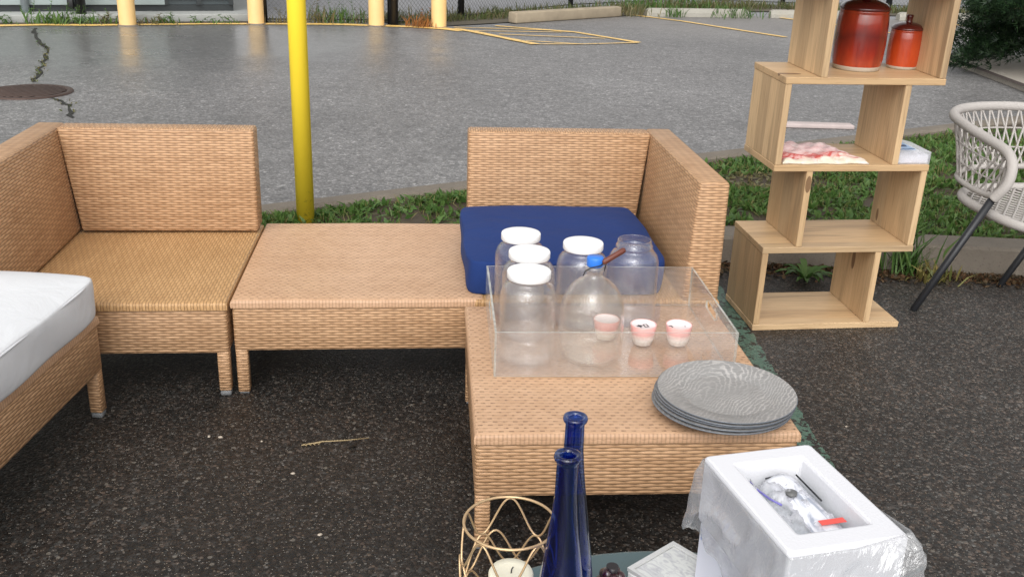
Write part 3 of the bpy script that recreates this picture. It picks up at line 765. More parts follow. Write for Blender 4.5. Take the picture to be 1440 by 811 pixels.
def seatbox(parent, x0, x1, y0, y1, top=WICK_TOP):
    """woven apron and woven top with a soft edge"""
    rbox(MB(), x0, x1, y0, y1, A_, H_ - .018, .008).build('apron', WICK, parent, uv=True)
    # slightly sagging, gently uneven top sheet
    n = 24; mb = MB(); vs_ = []; e = .004
    for j in range(n + 1):
        for i in range(n + 1):
            u, v = edge_t(i, n), edge_t(j, n); x_ = x0 - e + (x1 - x0 + 2 * e) * u; y_ = y0 - e + (y1 - y0 + 2 * e) * v
            ed = min(u, 1 - u, v, 1 - v); z = H_ - .010 + .010 * math.sqrt(1 - (1 - min(1, ed * .8 / .011)) ** 2) - .004 * math.sin(PI * u) * math.sin(PI * v) + .0012 * math.sin(9 * x_ + 5 * y_)
            vs_.append((x_, y_, z))
    fs = [(j * (n + 1) + i, j * (n + 1) + i + 1, (j + 1) * (n + 1) + i + 1, (j + 1) * (n + 1) + i) for j in range(n) for i in range(n)]
    # skirt
    ring = [i for i in range(n + 1)] + [j * (n + 1) + n for j in range(1, n + 1)] + [n * (n + 1) + i for i in range(n - 1, -1, -1)] + [j * (n + 1) for j in range(n - 1, 0, -1)]
    m0 = len(vs_); vs_ += [(vs_[k][0], vs_[k][1], H_ - .026) for k in ring]
    L = len(ring); fs += [(ring[(k + 1) % L], ring[k], m0 + k, m0 + (k + 1) % L) for k in range(L)]
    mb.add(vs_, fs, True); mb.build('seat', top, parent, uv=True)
def wedge(mb, x0, x1, y0, y1, z0, z1, lean, side, ex0=0, ex1=0):
    """upright slab whose inner face leans out towards the top; side is the inner face"""
    bm = bmesh.new(); bmesh.ops.create_cube(bm, size=1)
    for v in bm.verts:
        hi = v.co.z > 0
        x_ = x1 if v.co.x > 0 else x0; y_ = y1 if v.co.y > 0 else y0
        if not hi:
            if side == '-y' and v.co.y < 0: y_ -= lean
            if side == '+x' and v.co.x > 0: x_ += lean
            if side == '-x' and v.co.x < 0: x_ -= lean
            x_ += ex0 if v.co.x < 0 else -ex1
        v.co = (x_, y_, z1 if hi else z0)
    bmesh.ops.bevel(bm, geom=bm.edges[:], offset=.010, segments=2, affect='EDGES', profile=.5)
    return mb.bm(bm, True)
# middle ottoman and front ottoman
m1 = thing('wicker_ottoman', 'bare tan wicker ottoman between the two corner sofas', 'ottoman', (-.8887, 2.9438, 0), .1031, 'wicker ottomans')
seatbox(m1, 0, W_ , 0, D_); legs(m1, 0, W_, 0, D_, caps=False)
m2 = copy_tree(m1); m2.location = (-.0759, 2.1279, 0); m2.rotation_euler = (0, 0, .0829); m2['label'] = 'tan wicker ottoman carrying the clear tray and the stack of grey plates'
m0 = thing('wicker_ottoman', 'tan wicker ottoman under the white cushion at the left edge', 'ottoman', (-1.251, 2.7843, 0), -.0337, 'wicker ottomans')
seatbox(m0, -W_, 0, -D_, 0); legs(m0, -W_, 0, -D_, 0)
# left corner sofa: origin is its front right corner
s1 = thing('corner_sofa', 'empty tan wicker corner sofa at the left with its arm on the left side', 'sofa', (-.9010, 2.9246, 0), .1024, 'wicker corner sofas')
seatbox(s1, -W_, 0, 0, D_, WICK_SEAT); legs(s1, -W_, 0, 0, D_)
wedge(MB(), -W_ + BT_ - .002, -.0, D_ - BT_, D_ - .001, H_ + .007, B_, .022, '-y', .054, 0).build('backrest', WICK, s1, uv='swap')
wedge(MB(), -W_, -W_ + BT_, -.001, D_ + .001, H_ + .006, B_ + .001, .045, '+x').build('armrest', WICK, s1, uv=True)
# right corner sofa
s2 = thing('corner_sofa', 'tan wicker corner sofa holding the navy cushion, its arm on the right', 'sofa', (.6824, 3.0934, 0), .0938, 'wicker corner sofas')
seatbox(s2, -W_, 0, 0, D_, WICK_SEAT); legs(s2, -W_, 0, 0, D_)
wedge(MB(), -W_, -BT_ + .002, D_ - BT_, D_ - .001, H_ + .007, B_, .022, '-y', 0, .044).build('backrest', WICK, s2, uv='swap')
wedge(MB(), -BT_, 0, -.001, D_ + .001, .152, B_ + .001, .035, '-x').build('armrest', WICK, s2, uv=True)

def cushion(name, label, mat, x0, x1, y0, y1, z0, z1, loc, rz, puff=.012, taper=.02):
    bm = bmesh.new(); bmesh.ops.create_cube(bm, size=1); bmesh.ops.subdivide_edges(bm, edges=bm.edges[:], cuts=11, use_grid_fill=True)
    for v in bm.verts:
        u, t, q = v.co.x * 2, v.co.y * 2, v.co.z * 2
        e = (1 - u ** 4) * (1 - t ** 4)
        x_ = (x0 + x1) / 2 + u * (x1 - x0) / 2 * (1 - taper * abs(q) ** 3); y_ = (y0 + y1) / 2 + t * (y1 - y0) / 2 * (1 - taper * abs(q) ** 3)
        k = abs(u) ** 6 * abs(t) ** 6
        x_ -= .012 * u * k; y_ -= .012 * t * k
        z = (z0 + z1) / 2 + q * (z1 - z0) / 2
        if q > .99: z += puff * e + .003 * math.sin(13 * x_ + 2) * math.sin(11 * y_) - .010 * (max(abs(u), abs(t)) ** 10)
        x_ += .004 * math.sin(17 * y_ + 30 * z); y_ += .004 * math.sin(15 * x_ + 25 * z)
        v.co = (x_, y_, z)
    root = thing(name, label, 'cushion', loc, rz)
    MB().bm(bm, True).build('cushion_cover', mat, root, sub=1)
    # piping along the top edge
    pts = []
    for i in range(64):
        a_ = 2 * PI * i / 64; c_, s_ = math.cos(a_), math.sin(a_); kx = math.copysign(abs(c_) ** .22, c_); ky = math.copysign(abs(s_) ** .22, s_)
        pts.append(((x0 + x1) / 2 + kx * (x1 - x0) / 2 * .985, (y0 + y1) / 2 + ky * (y1 - y0) / 2 * .985, z1 - .018))
    MB().tube(pts, .0035, 6, True).build('piping', mat, root)
    return root
cushion('seat_cushion', 'thick navy blue cushion lying on the right corner sofa', BLUEF, -.835, -.165, .028, .70, H_ - .002, .456, (.6824, 3.0934, 0), .0938, .004)
cushion('seat_cushion', 'plain white cushion lying on the left wicker ottoman', WHITEF, -.80, .020, -.80, .028, H_ - .002, .462, (-1.251, 2.7843, 0), -.0337, .022)

# ------------------------------------------------------------------ acrylic tray
TR = .0765; TO = Vector((-.042, 2.447, H_)); TW, TD, TH, tt = .662, .535, .130, .006
tr = thing('clear_tray', 'large clear acrylic tray full of glass jars on the front ottoman', 'tray', TO, TR)
def w3(x_, y_, z_=0):
    return TO + Vector((math.cos(TR) * x_ - math.sin(TR) * y_, math.sin(TR) * x_ + math.cos(TR) * y_, z_))
def panel(mb, L, Hh, hole=None):
    """panel in the x-z plane, thickness along +y; side 0, rim 1"""
    bm = bmesh.new(); out = [bm.verts.new((x_, 0, z_)) for x_, z_ in ((0, 0), (L, 0), (L, Hh), (0, Hh))]
    ed = [bm.edges.new((out[i], out[(i + 1) % 4])) for i in range(4)]
    if hole:
        cx, cz, hl, hr = hole; ring = []
        for i in range(20):
            a_ = 2 * PI * i / 20; ring.append(bm.verts.new((cx + math.cos(a_) * hr + (hl if math.cos(a_) > 0 else -hl), 0, cz + math.sin(a_) * hr)))
        ed += [bm.edges.new((ring[i], ring[(i + 1) % 20])) for i in range(20)]
    bmesh.ops.triangle_fill(bm, use_beauty=True, use_dissolve=False, edges=ed)
    r = bmesh.ops.extrude_face_region(bm, geom=bm.faces[:]); vv = [e for e in r['geom'] if isinstance(e, bmesh.types.BMVert)]
    bmesh.ops.translate(bm, vec=(0, tt, 0), verts=vv); bmesh.ops.recalc_face_normals(bm, faces=bm.faces[:])
    bm.verts.index_update()
    for f in bm.faces: mb.add([v.co[:] for v in f.verts], [list(range(len(f.verts)))], False, 0 if abs(f.normal.y) > .5 else 1)
    return mb
MB().box(.001, TW - .001, .001, TD - .001, .0015, .0065).build('base', [ACRY, ACRE], tr)
panel(MB(), TW, TH).move(Matrix.Translation((0, 0, .001))).build('front_wall', [ACRY, ACRE], tr)
panel(MB(), TW, TH).move(Matrix.Translation((0, TD - tt, .001))).build('back_wall', [ACRY, ACRE], tr)
for x_ in (tt, TW):
    mb = panel(MB(), TD - 2 * tt - .001, TH, ((TD - tt * 2) / 2, TH * .68, .045, .014)); mb.move(Matrix.Translation((x_ - (0 if x_ == tt else 0), tt + .0005, .001)) @ Matrix.Rotation(PI / 2, 4, 'Z'))
    mb.build('handle_wall', [ACRY, ACRE], tr)

ZB = H_ + .0068
def jar_prof(R, H, rn, t=.0035):
    outp = [(0, 0.0), (R * .80, 0), (R * .95, .006), (R, .02), (R, H * .70), (R * .985, H * .76), (R * .92, H * .82), (R * .80, H * .865), (rn, H * .885), (rn, H * .90), (rn + .004, H * .905), (rn + .004, H * .93), (rn, H * .935), (rn, H - .004), (rn - .002, H)]
    inn = [(max(0, r - t), z if z > .02 else z + .006) for r, z in reversed(outp[1:])] + [(0, .007)]
    return outp + inn
lidp = [(0, 0), (.052, 0), (.0588, .001), (.060, .003), (.060, .019), (.0585, .022), (.054, .0225), (0, .0222)]
JH = .262
jars = [((.022, 2.898), 'white lidded empty glass jar at the back left of the tray', True), ((.047, 2.728), 'white lidded empty glass jar in the middle of the left row', True),
        ((.045, 2.560), 'white lidded empty glass jar at the front left of the tray', True), ((.207, 2.825), 'white lidded empty glass jar right behind the blue capped jug', True), ((.364, 2.868), 'open glass jar without a lid, right of the blue capped jug', False)]
proto = None
for (x_, y_), lab, lid in jars:
    if proto is None:
        j = thing('glass_jar', lab, 'jar', (x_, y_, ZB), 0, 'large glass jars in the tray')
        MB().lathe(jar_prof(.0775, JH, .052), 48).build('jar_body', JARG, j)
        proto = j
    else:
        j = thing('glass_jar', lab, 'jar', (x_, y_, ZB), random.uniform(0, 6), 'large glass jars in the tray')
        c = proto.children[0].copy(); link(c); c.parent = j
    if lid: MB().lathe(lidp, 48, cz=JH - .021).build('lid', WHITEP, j)
jg = thing('glass_jug', 'round shouldered glass jug with a bright blue cap and wooden bail grip', 'jug', (.225, 2.588, ZB)); jg.scale = (1, 1, 1.09)
po = [(0, .004), (.06, 0), (.082, .004), (.09, .016), (.0905, .12), (.088, .145), (.079, .172), (.064, .195), (.045, .211), (.030, .219), (.0235, .226), (.022, .236), (.026, .238), (.026, .246), (.020, .248), (.0185, .262)]
pi_ = [(max(0, r - .004), z + (.006 if z < .02 else 0)) for r, z in reversed(po[1:])] + [(0, .010)]
MB().lathe(po + pi_, 56).build('jug_body', JUGG, jg)
MB().lathe([(0, .250), (.0222, .250), (.0232, .252), (.0232, .270), (.0215, .274), (0, .2745)], 28).build('cap', BLUECAP, jg)
MB().tube([(-.03, -.005, .224), (-.027, -.012, .238), (-.012, -.026, .252), (.012, -.024, .257), (.028, -.006, .262), (.034, .0, .266)], .0016, 6).tube([(.034, .0, .266), (.03, .006, .25), (.027, .004, .235)], .0016, 6).build('bail_wire', BLACK, jg)
MB().tube([(.018, -.012, .262), (.024, -.010, .264), (.075, .012, .288), (.080, .014, .290)], [.006, .0075, .0075, .006], 14).build('bail_grip', GRIP, jg)

# small pink and white cups
def cup_mat():
    n = NT('pink_frosted_cup'); co = n.coord(); z = n.n('ShaderNodeSeparateXYZ', {'Vector': co}).outputs[2]
    v = n.n('ShaderNodeTexVoronoi', {'Vector': co, 'Scale': 140.0}).outputs['Distance']
    f = n.ramp(n.math('MULTIPLY', z, 15.0), [(.30, (.80, .76, .72)), (.50, (.82, .60, .56)), (.58, (.80, .40, .38)), (.95, (.82, .46, .43))])
    lowm = n.math('LESS_THAN', z, .036)
    return n.done(n.bsdf(color=f, rough=.35, coat=.3, normal=n.bump(v, n.math('MULTIPLY', lowm, .5), .004)))
CUP = cup_mat(); CUPIN = simple('cup_inside', (.84, .74, .74), .4, .03); INK = simple('black_ink', (.01, .01, .015), .5)
cupl = [((.386, 2.690), 'small pink and white cup in the tray, between the jug and another cup', 1), ((.490, 2.696), 'small pink and white cup in the tray, nearest the right wall', 2), ((.281, 2.722), 'small pink and white cup seen through the glass jug', 0)]
for (x_, y_), lab, mk in cupl:
    c = thing('cup', lab, 'cup', (x_, y_, ZB), .3, 'small cups in the tray')
    MB().lathe([(0, .001), (.020, 0), (.026, .003), (.0325, .022), (.0365, .045), (.0385, .062), (.0378, .0635), (.036, .0622)], 36).build('cup_body', CUP, c)
    MB().lathe([(.036, .0620), (.0352, .0575), (.034, .0555), (0, .0553)], 36).build('cup_inside', CUPIN, c)
    if mk:
        mb = MB()
        for (x0, x1, y0, y1) in (((-.014, -.002, .004, .0065), (-.013, -.002, 0, .0025), (-.009, -.0065, -.006, .0095), (.001, .0035, -.006, .0095), (.0035, .0115, .007, .0095), (.009, .0115, -.002, .007), (.0035, .0115, -.006, -.0035)) if mk == 1 else ((-.024, -.014, .006, .0085), (-.0165, -.014, -.002, .006), (.012, .0145, -.004, -.001))):
            mb.box(x0 * 1.35, x1 * 1.35, y0 * 1.35, y1 * 1.35, .0554, .0560)
        mb.build('printed_mark', INK, c)

# ------------------------------------------------------------------ plates
def plate_mat():
    n = NT('grey_grain_plate'); co = n.coord()
    xy = n.n('ShaderNodeSeparateXYZ', {'Vector': n.mapping(co, (1, 1, 1), (.05, -.055, 0), (0, 0, -.9))}).outputs
    ax = n.math('MULTIPLY', xy[0], .26); ry = n.math('SQRT', n.math('ADD', n.math('MULTIPLY', ax, ax), n.math('MULTIPLY', xy[1], xy[1])))
    wv = n.math('ADD', ry, n.math('MULTIPLY', n.noise(co, 5, 5, .62), .10))
    s = n.math('SINE', n.math('MULTIPLY', wv, 640.0))
    fine = n.noise(n.mapping(co, (30, 160, 1), rot=(0, 0, .35)), 1.5, 3)
    m = n.noise(co, 8, 3)
    c = n.mix(n.math('MULTIPLY_ADD', fine, 1.2, -.15, clamp=True), (.18, .174, .168), (.39, .382, .372))
    c = n.mix(n.math('MULTIPLY', n.ramp(n.math('ADD', s, n.math('MULTIPLY_ADD', fine, 1.2, -.6)), [(.20, 0), (1.0, .75)]), n.math('MULTIPLY_ADD', m, 2.6, -.85, clamp=True)), c, (.56, .53, .51))
    return n.done(n.bsdf(color=c, rough=.42, spec=.45))
PLT = plate_mat(); PEDGE = simple('plate_edge', (.14, .155, .18), .3, .1, 30)
PR = .176
pprof_top = [(0, .012), (.104, .012), (.112, .0125), (.122, .020), (.165, .0265), (PR - .002, .0275)]
pprof_und = [(PR - .002, .0275), (PR, .0262), (PR - .003, .0235), (.12, .012), (.106, .0), (0, .0)]
plabs = ['topmost grey wood grain charger plate of the stack on the front ottoman', 'second grey charger plate from the top of the stack', 'third grey charger plate from the top, middle of the stack', 'fourth grey charger plate from the top, just above the lowest one', 'lowest grey charger plate of the stack, lying on the wicker']
pz = None
for k in range(5):
    lvl = 4 - k
    jx, jy = [(0, 0), (-.003, -.002), (-.006, .002), (-.008, -.003), (-.011, -.004)][k]
    if pz is None:
        pz = t = thing('charger_plate', plabs[k], 'plate', (0, 0, 0), 0, 'stacked grey charger plates')
        MB().lathe(pprof_top, 72).build('plate_face', PLT, t); MB().lathe(pprof_und, 72).build('plate_underside', PEDGE, t)
    else: t = copy_tree(pz); t['label'] = plabs[k]
    t.location = (.552 + jx, 2.290 + jy, H_ + .0035 + lvl * .0078); t.rotation_euler = (.012, .0, .15 + k * .9)
# ------------------------------------------------------------------ zigzag bookshelf
SO = Vector((.9447, 3.6209, .0005)); SA = .1422; ST = .0294; SW, SD, TH_ = .608, .322, .024; PT = .3208
MS = Matrix.Translation(SO) @ Matrix.Rotation(SA, 4, 'Z') @ Matrix.Rotation(ST, 4, 'X')
sh = thing('zigzag_bookshelf', 'tall open zigzag bookshelf of pale mango wood standing before the kerb', 'bookshelf', SO, SA); sh.rotation_euler = (ST, 0, SA)
zs = [0.0] + [PT * k for k in range(1, 6)]
for k, z in enumerate(zs):
    MB().bbox(0, SW, .0, SD, z, z + TH_, .0018, 1, smooth=False).build('shelf', WOODX, sh)
for k in range(5):
    z0, z1 = zs[k] + TH_ + .0005, zs[k + 1] - .0005
    for x_ in ((.002, .458) if k % 2 == 0 else (.13, SW - TH_ - .002)):
        MB().bbox(x_, x_ + TH_, .002, SD - .002, z0, z1, .0018, 1, smooth=False).build('side_panel', WOODZ, sh)
def s3(x_, y_, z_):
    return MS @ Vector((x_, y_, z_))
Z3 = zs[3] + TH_; Z2 = zs[2] + TH_
def on_shelf(px, py, zl):
    iv = MS.inverted(); o_ = iv @ Vector((0, 0, CAMH)); d_ = iv @ G(px, py, zl) - o_
    l = o_ + d_ * ((zl - o_.z) / d_.z); return s3(l.x, min(l.y, SD - .07), zl + .0006)
def glaze(name, a_, b_, c_):
    n = NT(name); co = n.coord(); z = n.n('ShaderNodeSeparateXYZ', {'Vector': co}).outputs[2]
    st = n.noise(n.mapping(co, (26, 26, 3)), 1.6, 4, .6)
    bl = n.noise(co, 9, 3)
    zz = n.math('ADD', n.math('MULTIPLY', z, 4.2), n.math('MULTIPLY_ADD', bl, .30, -.15))
    c = n.ramp(zz, [(.10, a_), (.30, b_), (.52, c_), (.66, b_), (.92, a_)])
    c = n.mix(n.math('MULTIPLY', n.ramp(st, [(.35, 1), (.6, 0)]), .5), c, c_)
    return n.done(n.bsdf(color=c, rough=.22, coat=.5))
GL1 = glaze('red_glaze', (.40, .048, .015), (.27, .022, .009), (.13, .012, .008)); GL2 = glaze('orange_red_glaze', (.54, .068, .014), (.48, .06, .013), (.36, .038, .011))
GLID = simple('dark_red_lid', (.10, .014, .010), .22, .3, 20, coat=.4); CREAM = simple('cream_clay', (.52, .46, .38), .6, .1, 40)
def pot(label, loc, R, H, gm):
    t = thing('ceramic_canister', label, 'canister', loc, 0, 'red ceramic canisters'); t.rotation_euler = (ST, 0, SA)
    MB().lathe([(0, 0), (R * .86, 0), (R * .90, .003), (R * .93, H * .07)], 44).build('base_band', CREAM, t)
    MB().lathe([(R * .93, H * .07), (R * .97, H * .16), (R, H * .40), (R * .985, H * .70), (R * .95, H * .85), (R * .93, H * .865), (R * .945, H * .875), (R * .945, H * .90), (R * .93, H * .91), (R * .90, H * .91)], 44).build('jar_body', gm, t)
    l = MB().lathe([(R * .955, H * .912), (R * .97, H * .93), (R * .95, H * .955), (R * .80, H * 1.01), (R * .45, H * 1.06), (R * .22, H * 1.075), (0, H * 1.08)], 44).build('lid', GLID, t)
    MB().lathe([(R * .20, H * 1.07), (R * .17, H * 1.12), (R * .20, H * 1.19), (R * .22, H * 1.22), (R * .17, H * 1.245), (0, H * 1.25)], 24).build('knob', GLID, l)
pot('large dark red lidded ceramic canister on the bookshelf', on_shelf(1203, 96.5, Z3), .094, .238, GL1)
pot('small orange red lidded ceramic canister on the bookshelf', on_shelf(1267, 95.5, Z3), .0625, .158, GL2)
# folded cloth
def cloth_mat():
    n = NT('red_white_print_cloth'); co = n.coord()
    a_ = n.noise(n.mapping(co, (5, 9, 3), (1.3, .4, 0)), 1.6, 4, .6, 1.2); y_ = n.n('ShaderNodeSeparateXYZ', {'Vector': co}).outputs[1]
    yy = n.math('ADD', y_, n.math('MULTIPLY_ADD', a_, .08, -.04))
    c = n.ramp(n.math('MULTIPLY', yy, 3.4), [(.08, (.66, .58, .46)), (.13, (.70, .60, .50)), (.17, (.46, .06, .05)), (.28, (.50, .10, .085)), (.36, (.72, .50, .48)), (.55, (.62, .40, .40)), (.70, (.74, .58, .57)), (.85, (.58, .36, .37))])
    fp = n.ramp(n.noise(n.mapping(co, (30, 55, 10)), 1.3, 3), [(.48, 0), (.58, 1)])
    c = n.mix(n.math('MULTIPLY', fp, .45), c, (.76, .66, .64))
    return n.done(n.bsdf(color=c, rough=.6, normal=n.bump(n.noise(co, 20, 4, .6, 1), .7, .012)))
n_ = 40; vs_ = []; fs = []
for lay in (0, 1):
    for j in range(n_ + 1):
        for i in range(n_ + 1):
            u, v = i / n_, j / n_; x_, y_ = .035 + .335 * u - .05 * v * u, .012 + .27 * v
            ed = min(u, 1 - u, v, 1 - v); e = min(1, ed * 7)
            wr = .010 * math.sin(9 * u + 5 * math.sin(5 * v)) * math.sin(12 * v + 3 * u) + .006 * math.sin(25 * u + 11 * v)
            z = Z2 + .0012 + (0 if lay == 0 else (.004 + (.017 + wr * .8) * e ** .6))
            vs_.append((x_ + .006 * math.sin(14 * v), y_ + .005 * math.sin(17 * u), z))
m_ = (n_ + 1) ** 2
for j in range(n_):
    for i in range(n_):
        a_ = j * (n_ + 1) + i; fs += [(a_ + m_, a_ + 1 + m_, a_ + n_ + 2 + m_, a_ + n_ + 1 + m_), (a_ + n_ + 1, a_ + n_ + 2, a_ + 1, a_)]
ring = [i for i in range(n_ + 1)] + [j * (n_ + 1) + n_ for j in range(1, n_ + 1)] + [n_ * (n_ + 1) + i for i in range(n_ - 1, -1, -1)] + [j * (n_ + 1) for j in range(n_ - 1, 0, -1)]
fs += [(ring[k], ring[(k + 1) % len(ring)], ring[(k + 1) % len(ring)] + m_, ring[k] + m_) for k in range(len(ring))]
mb = MB(); mb.add(vs_, fs, True); o = mb.build('folded_cloth', cloth_mat()); o.location = SO; o.rotation_euler = (ST, 0, SA)
tag(o, 'crumpled folded red and white printed cloth on the bookshelf', 'cloth')
# clear box with a label card on the overhang
cb = thing('plastic_box', 'small clear plastic box with a blue label card at the right end of the bookshelf', 'box', s3(.484, .012, Z2 + .0006), SA); cb.rotation_euler = (ST, 0, SA)
oc = [(.0, 0), (.128, 0), (.128, .16), (.105, .20), (.02, .20), (.0, .17)]
MB().poly([(x_ * 1.0, y_) for x_, y_ in oc], 0, .046).build('box_shell', PLAST, cb)
cx_ = [(.006 + x_ * .91, .006 + y_ * .93) for x_, y_ in oc]
MB().poly(cx_, .003, .034).build('inner_tray', simple('inner_white', (.72, .72, .76), .5), cb)
lc = MB().box(.012, .085, .035, .15, .0466, .0476).build('label_card', simple('label_blue', (.30, .42, .60), .5, .25, 25), cb)
MB().box(.012, .04, .115, .148, .0479, .0486).build('label_patch', simple('label_orange', (.85, .22, .12), .5), lc)
MB().box(.012, .034, .04, .112, .0479, .0486).build('label_text_panel', simple('label_white', (.8, .8, .82), .5, .3, 60), lc)
mb = MB()
for (x0, x1, y0, y1) in ((.046, .054, .085, .10), (.056, .062, .08, .108), (.064, .073, .088, .102), (.05, .07, .078, .083), (.02, .08, .0365, .042)): mb.box(x0, x1, y0, y1, .0479, .0487)
mb.build('label_print', simple('label_navy', (.03, .05, .12), .5), lc)

# ------------------------------------------------------------------ rope chair
CH = thing('rope_chair', 'light grey woven rope armchair with slim black legs at the right edge', 'chair', (2.23, 4.03, 0), .15)
inv = (Matrix.Translation((2.23, 4.03, 0)) @ Matrix.Rotation(.15, 4, 'Z')).inverted()
def cr_spline(P, n):
    P = [Vector(p) for p in P]; out = []
    for i in range(len(P) - 1):
        p0, p1, p2, p3 = P[max(i - 1, 0)], P[i], P[i + 1], P[min(i + 2, len(P) - 1)]
        for k in range(n):
            t = k / n; out.append(.5 * ((2 * p1) + (p2 - p0) * t + (2 * p0 - 5 * p1 + 4 * p2 - p3) * t * t + (3 * p1 - p0 - 3 * p2 + p3) * t ** 3))
    out.append(P[-1]); return out
L_ = [(-.365, -.13, .50), (-.335, -.155, .565), (-.318, -.14, .635), (-.308, -.075, .678), (-.31, .06, .70), (-.318, .2, .722), (-.30, .34, .742), (-.225, .43, .752), (-.12, .47, .757)]
rimL = L_ + [(0, .485, .758)]; rim = cr_spline(rimL + [(-x_, y_, z_) for x_, y_, z_ in reversed(L_)], 8)
lowL = [(-.355, -.13, .51), (-.312, -.06, .490), (-.315, .08, .485), (-.295, .24, .495), (-.21, .335, .505), (-.10, .365, .51)]
low = cr_spline(lowL + [(0, .37, .51)] + [(-x_, y_, z_) for x_, y_, z_ in reversed(lowL)], 12)
MB().tube(rim, .0205, 14).build('arm_rail', ROPEW, CH)
MB().tube(low, .0125, 10).build('lower_rail', ROPEW, CH)
def along(P, t):
    x_ = t * (len(P) - 1); i = min(int(x_), len(P) - 2); return P[i].lerp(P[i + 1], x_ - i)
mb = MB(); NS = 40
for i in range(NS + 1):
    t = i / NS
    for dt in (2.0, -2.0):
        t2 = t + dt / NS
        if not (0.02 <= t <= .98 and 0.0 <= t2 <= 1.0): continue
        # arc length along both rails runs in step
        a_, b_ = along(rim, .07 + .86 * t), along(low, t2)
        m__ = a_.lerp(b_, .5); off = Vector((m__.x, m__.y - .1, 0)).normalized() * (.004 if dt > 0 else -.004)
        mb.tube([a_, m__ + off, b_], .0046, 6, caps=False)
for k in (.36, .68):
    mb.tube([along(rim, .09 + .82 * t / 60).lerp(along(low, .01 + .98 * t / 60), k) for t in range(61)], .0038, 6)
mb.build('backrest_weave', ROPE, CH)
seatP = []
for i in range(48):
    a_ = 2 * PI * i / 48; c_, s_ = math.cos(a_), math.sin(a_)
    seatP.append(Vector((math.copysign(abs(c_) ** .62, c_) * .335, -.03 + math.copysign(abs(s_) ** .62, s_) * .305, .428 + .012 * s_)))
MB().tube(seatP, .019, 12, True).build('seat_rail', ROPEW, CH)
mb = MB()
for k in range(-22, 23):
    for sgn in (1, -1):
        pts = []
        for t in range(-16, 17):
            x_, y_ = t * .025, 0
            ca, sa = math.cos(sgn * .9), math.sin(sgn * .9); X = x_ * ca - k * .036 * sa; Y = x_ * sa + k * .036 * ca
            if abs(X / .335) ** (2 / .62) + abs(Y / .305) ** (2 / .62) < 1.0: pts.append(Vector((X, Y - .03, .428 + .012 * Y / .3 - .012 * (1 - (X / .34) ** 2) * (1 - (Y / .31) ** 2) + sgn * .002)))
        if len(pts) > 1: mb.tube(pts, .0048, 6)
mb.build('seat_weave', ROPE, CH)
def wp(p): return inv @ Vector(p)
foot1 = wp((1.678, 3.901, 0)); foot2 = wp((2.187, 4.236, 0))
top1 = Vector((-.365, -.13, .505)); dl = top1 - foot1
for f_, top in ((foot1, top1), (foot2, foot2 + dl * (.43 / .505)), (Vector((.52, -.30, 0)), Vector((.365, -.13, .505))), (Vector((.50, .32, 0)), Vector((.27, .22, .425)))):
    d_ = (top - f_).normalized()
    MB().tube([f_, f_ + d_ * .004, top], [.012, .0145, .0155], 14).build('leg', BLACKM, CH)

# ------------------------------------------------------------------ weeds at the near kerb
def rosette(label, loc, n, L, mat, up=.5):
    t = thing('weed', label, 'weed', loc); mb = MB()
    for i in range(n):
        a_ = 2 * PI * i / n + random.uniform(-.25, .25); l = L * random.uniform(.65, 1.1); u = up * random.uniform(.5, 1.3); wv = l * .085
        d = Vector((math.cos(a_), math.sin(a_), 0)); s_ = Vector((-d.y, d.x, 0)); vs_ = []
        for k, (tt_, ww) in enumerate(((0, .35), (.25, .8), (.5, 1.0), (.75, .85), (1, .05))):
            c = d * (l * tt_ * .85) + Vector((0, 0, l * (u * tt_ * 1.5 - u * 1.1 * tt_ * tt_) + .004))
            vs_ += [c + s_ * wv * ww, c - Vector((0, 0, .004)), c - s_ * wv * ww]
        fs = []
        for k in range(4): fs += [(k * 3, k * 3 + 1, k * 3 + 4, k * 3 + 3), (k * 3 + 1, k * 3 + 2, k * 3 + 5, k * 3 + 4)]
        mb.add(vs_, fs, True)
    mb.build('leaves', mat, t); return t
rosette('leafy green rosette weed at the kerb, seen through the bottom of the bookshelf', (1.31, 4.22, 0), 17, .17, WEED, .75)
tuft('weed', 'tall spindly weed at the kerb between the bookshelf and the rope chair', (1.80, 4.36, 0), 60, .24, .05, WEED, .010, .55, None, 6)
tuft('weed', 'low yellowish weed at the kerb foot right of the tall weed', (1.90, 4.28, 0), 50, .10, .05, grassmat('yellow_weed', [(.12, .14, .04), (.22, .20, .06), (.30, .22, .08)]), .014, .9)

# ------------------------------------------------------------------ near table and its goods
TBZ = .45; TC = Vector((.30, .97))
tb = thing('round_table', 'round teal side table at the bottom edge holding bottles and small goods', 'table', (TC.x, TC.y, 0))
MB().lathe([(0, TBZ - .022), (.53, TBZ - .022), (.543, TBZ - .016), (.545, TBZ - .006), (.540, TBZ - .001), (.535, TBZ), (0, TBZ)], 80).build('tabletop', TEAL, tb)
MB().tube([(0, 0, .02), (0, 0, TBZ - .022)], .035, 20).build('pedestal', TEAL, tb)
MB().lathe([(0, 0), (.24, 0), (.24, .008), (.05, .022), (0, .022)], 48).build('base', TEAL, tb)
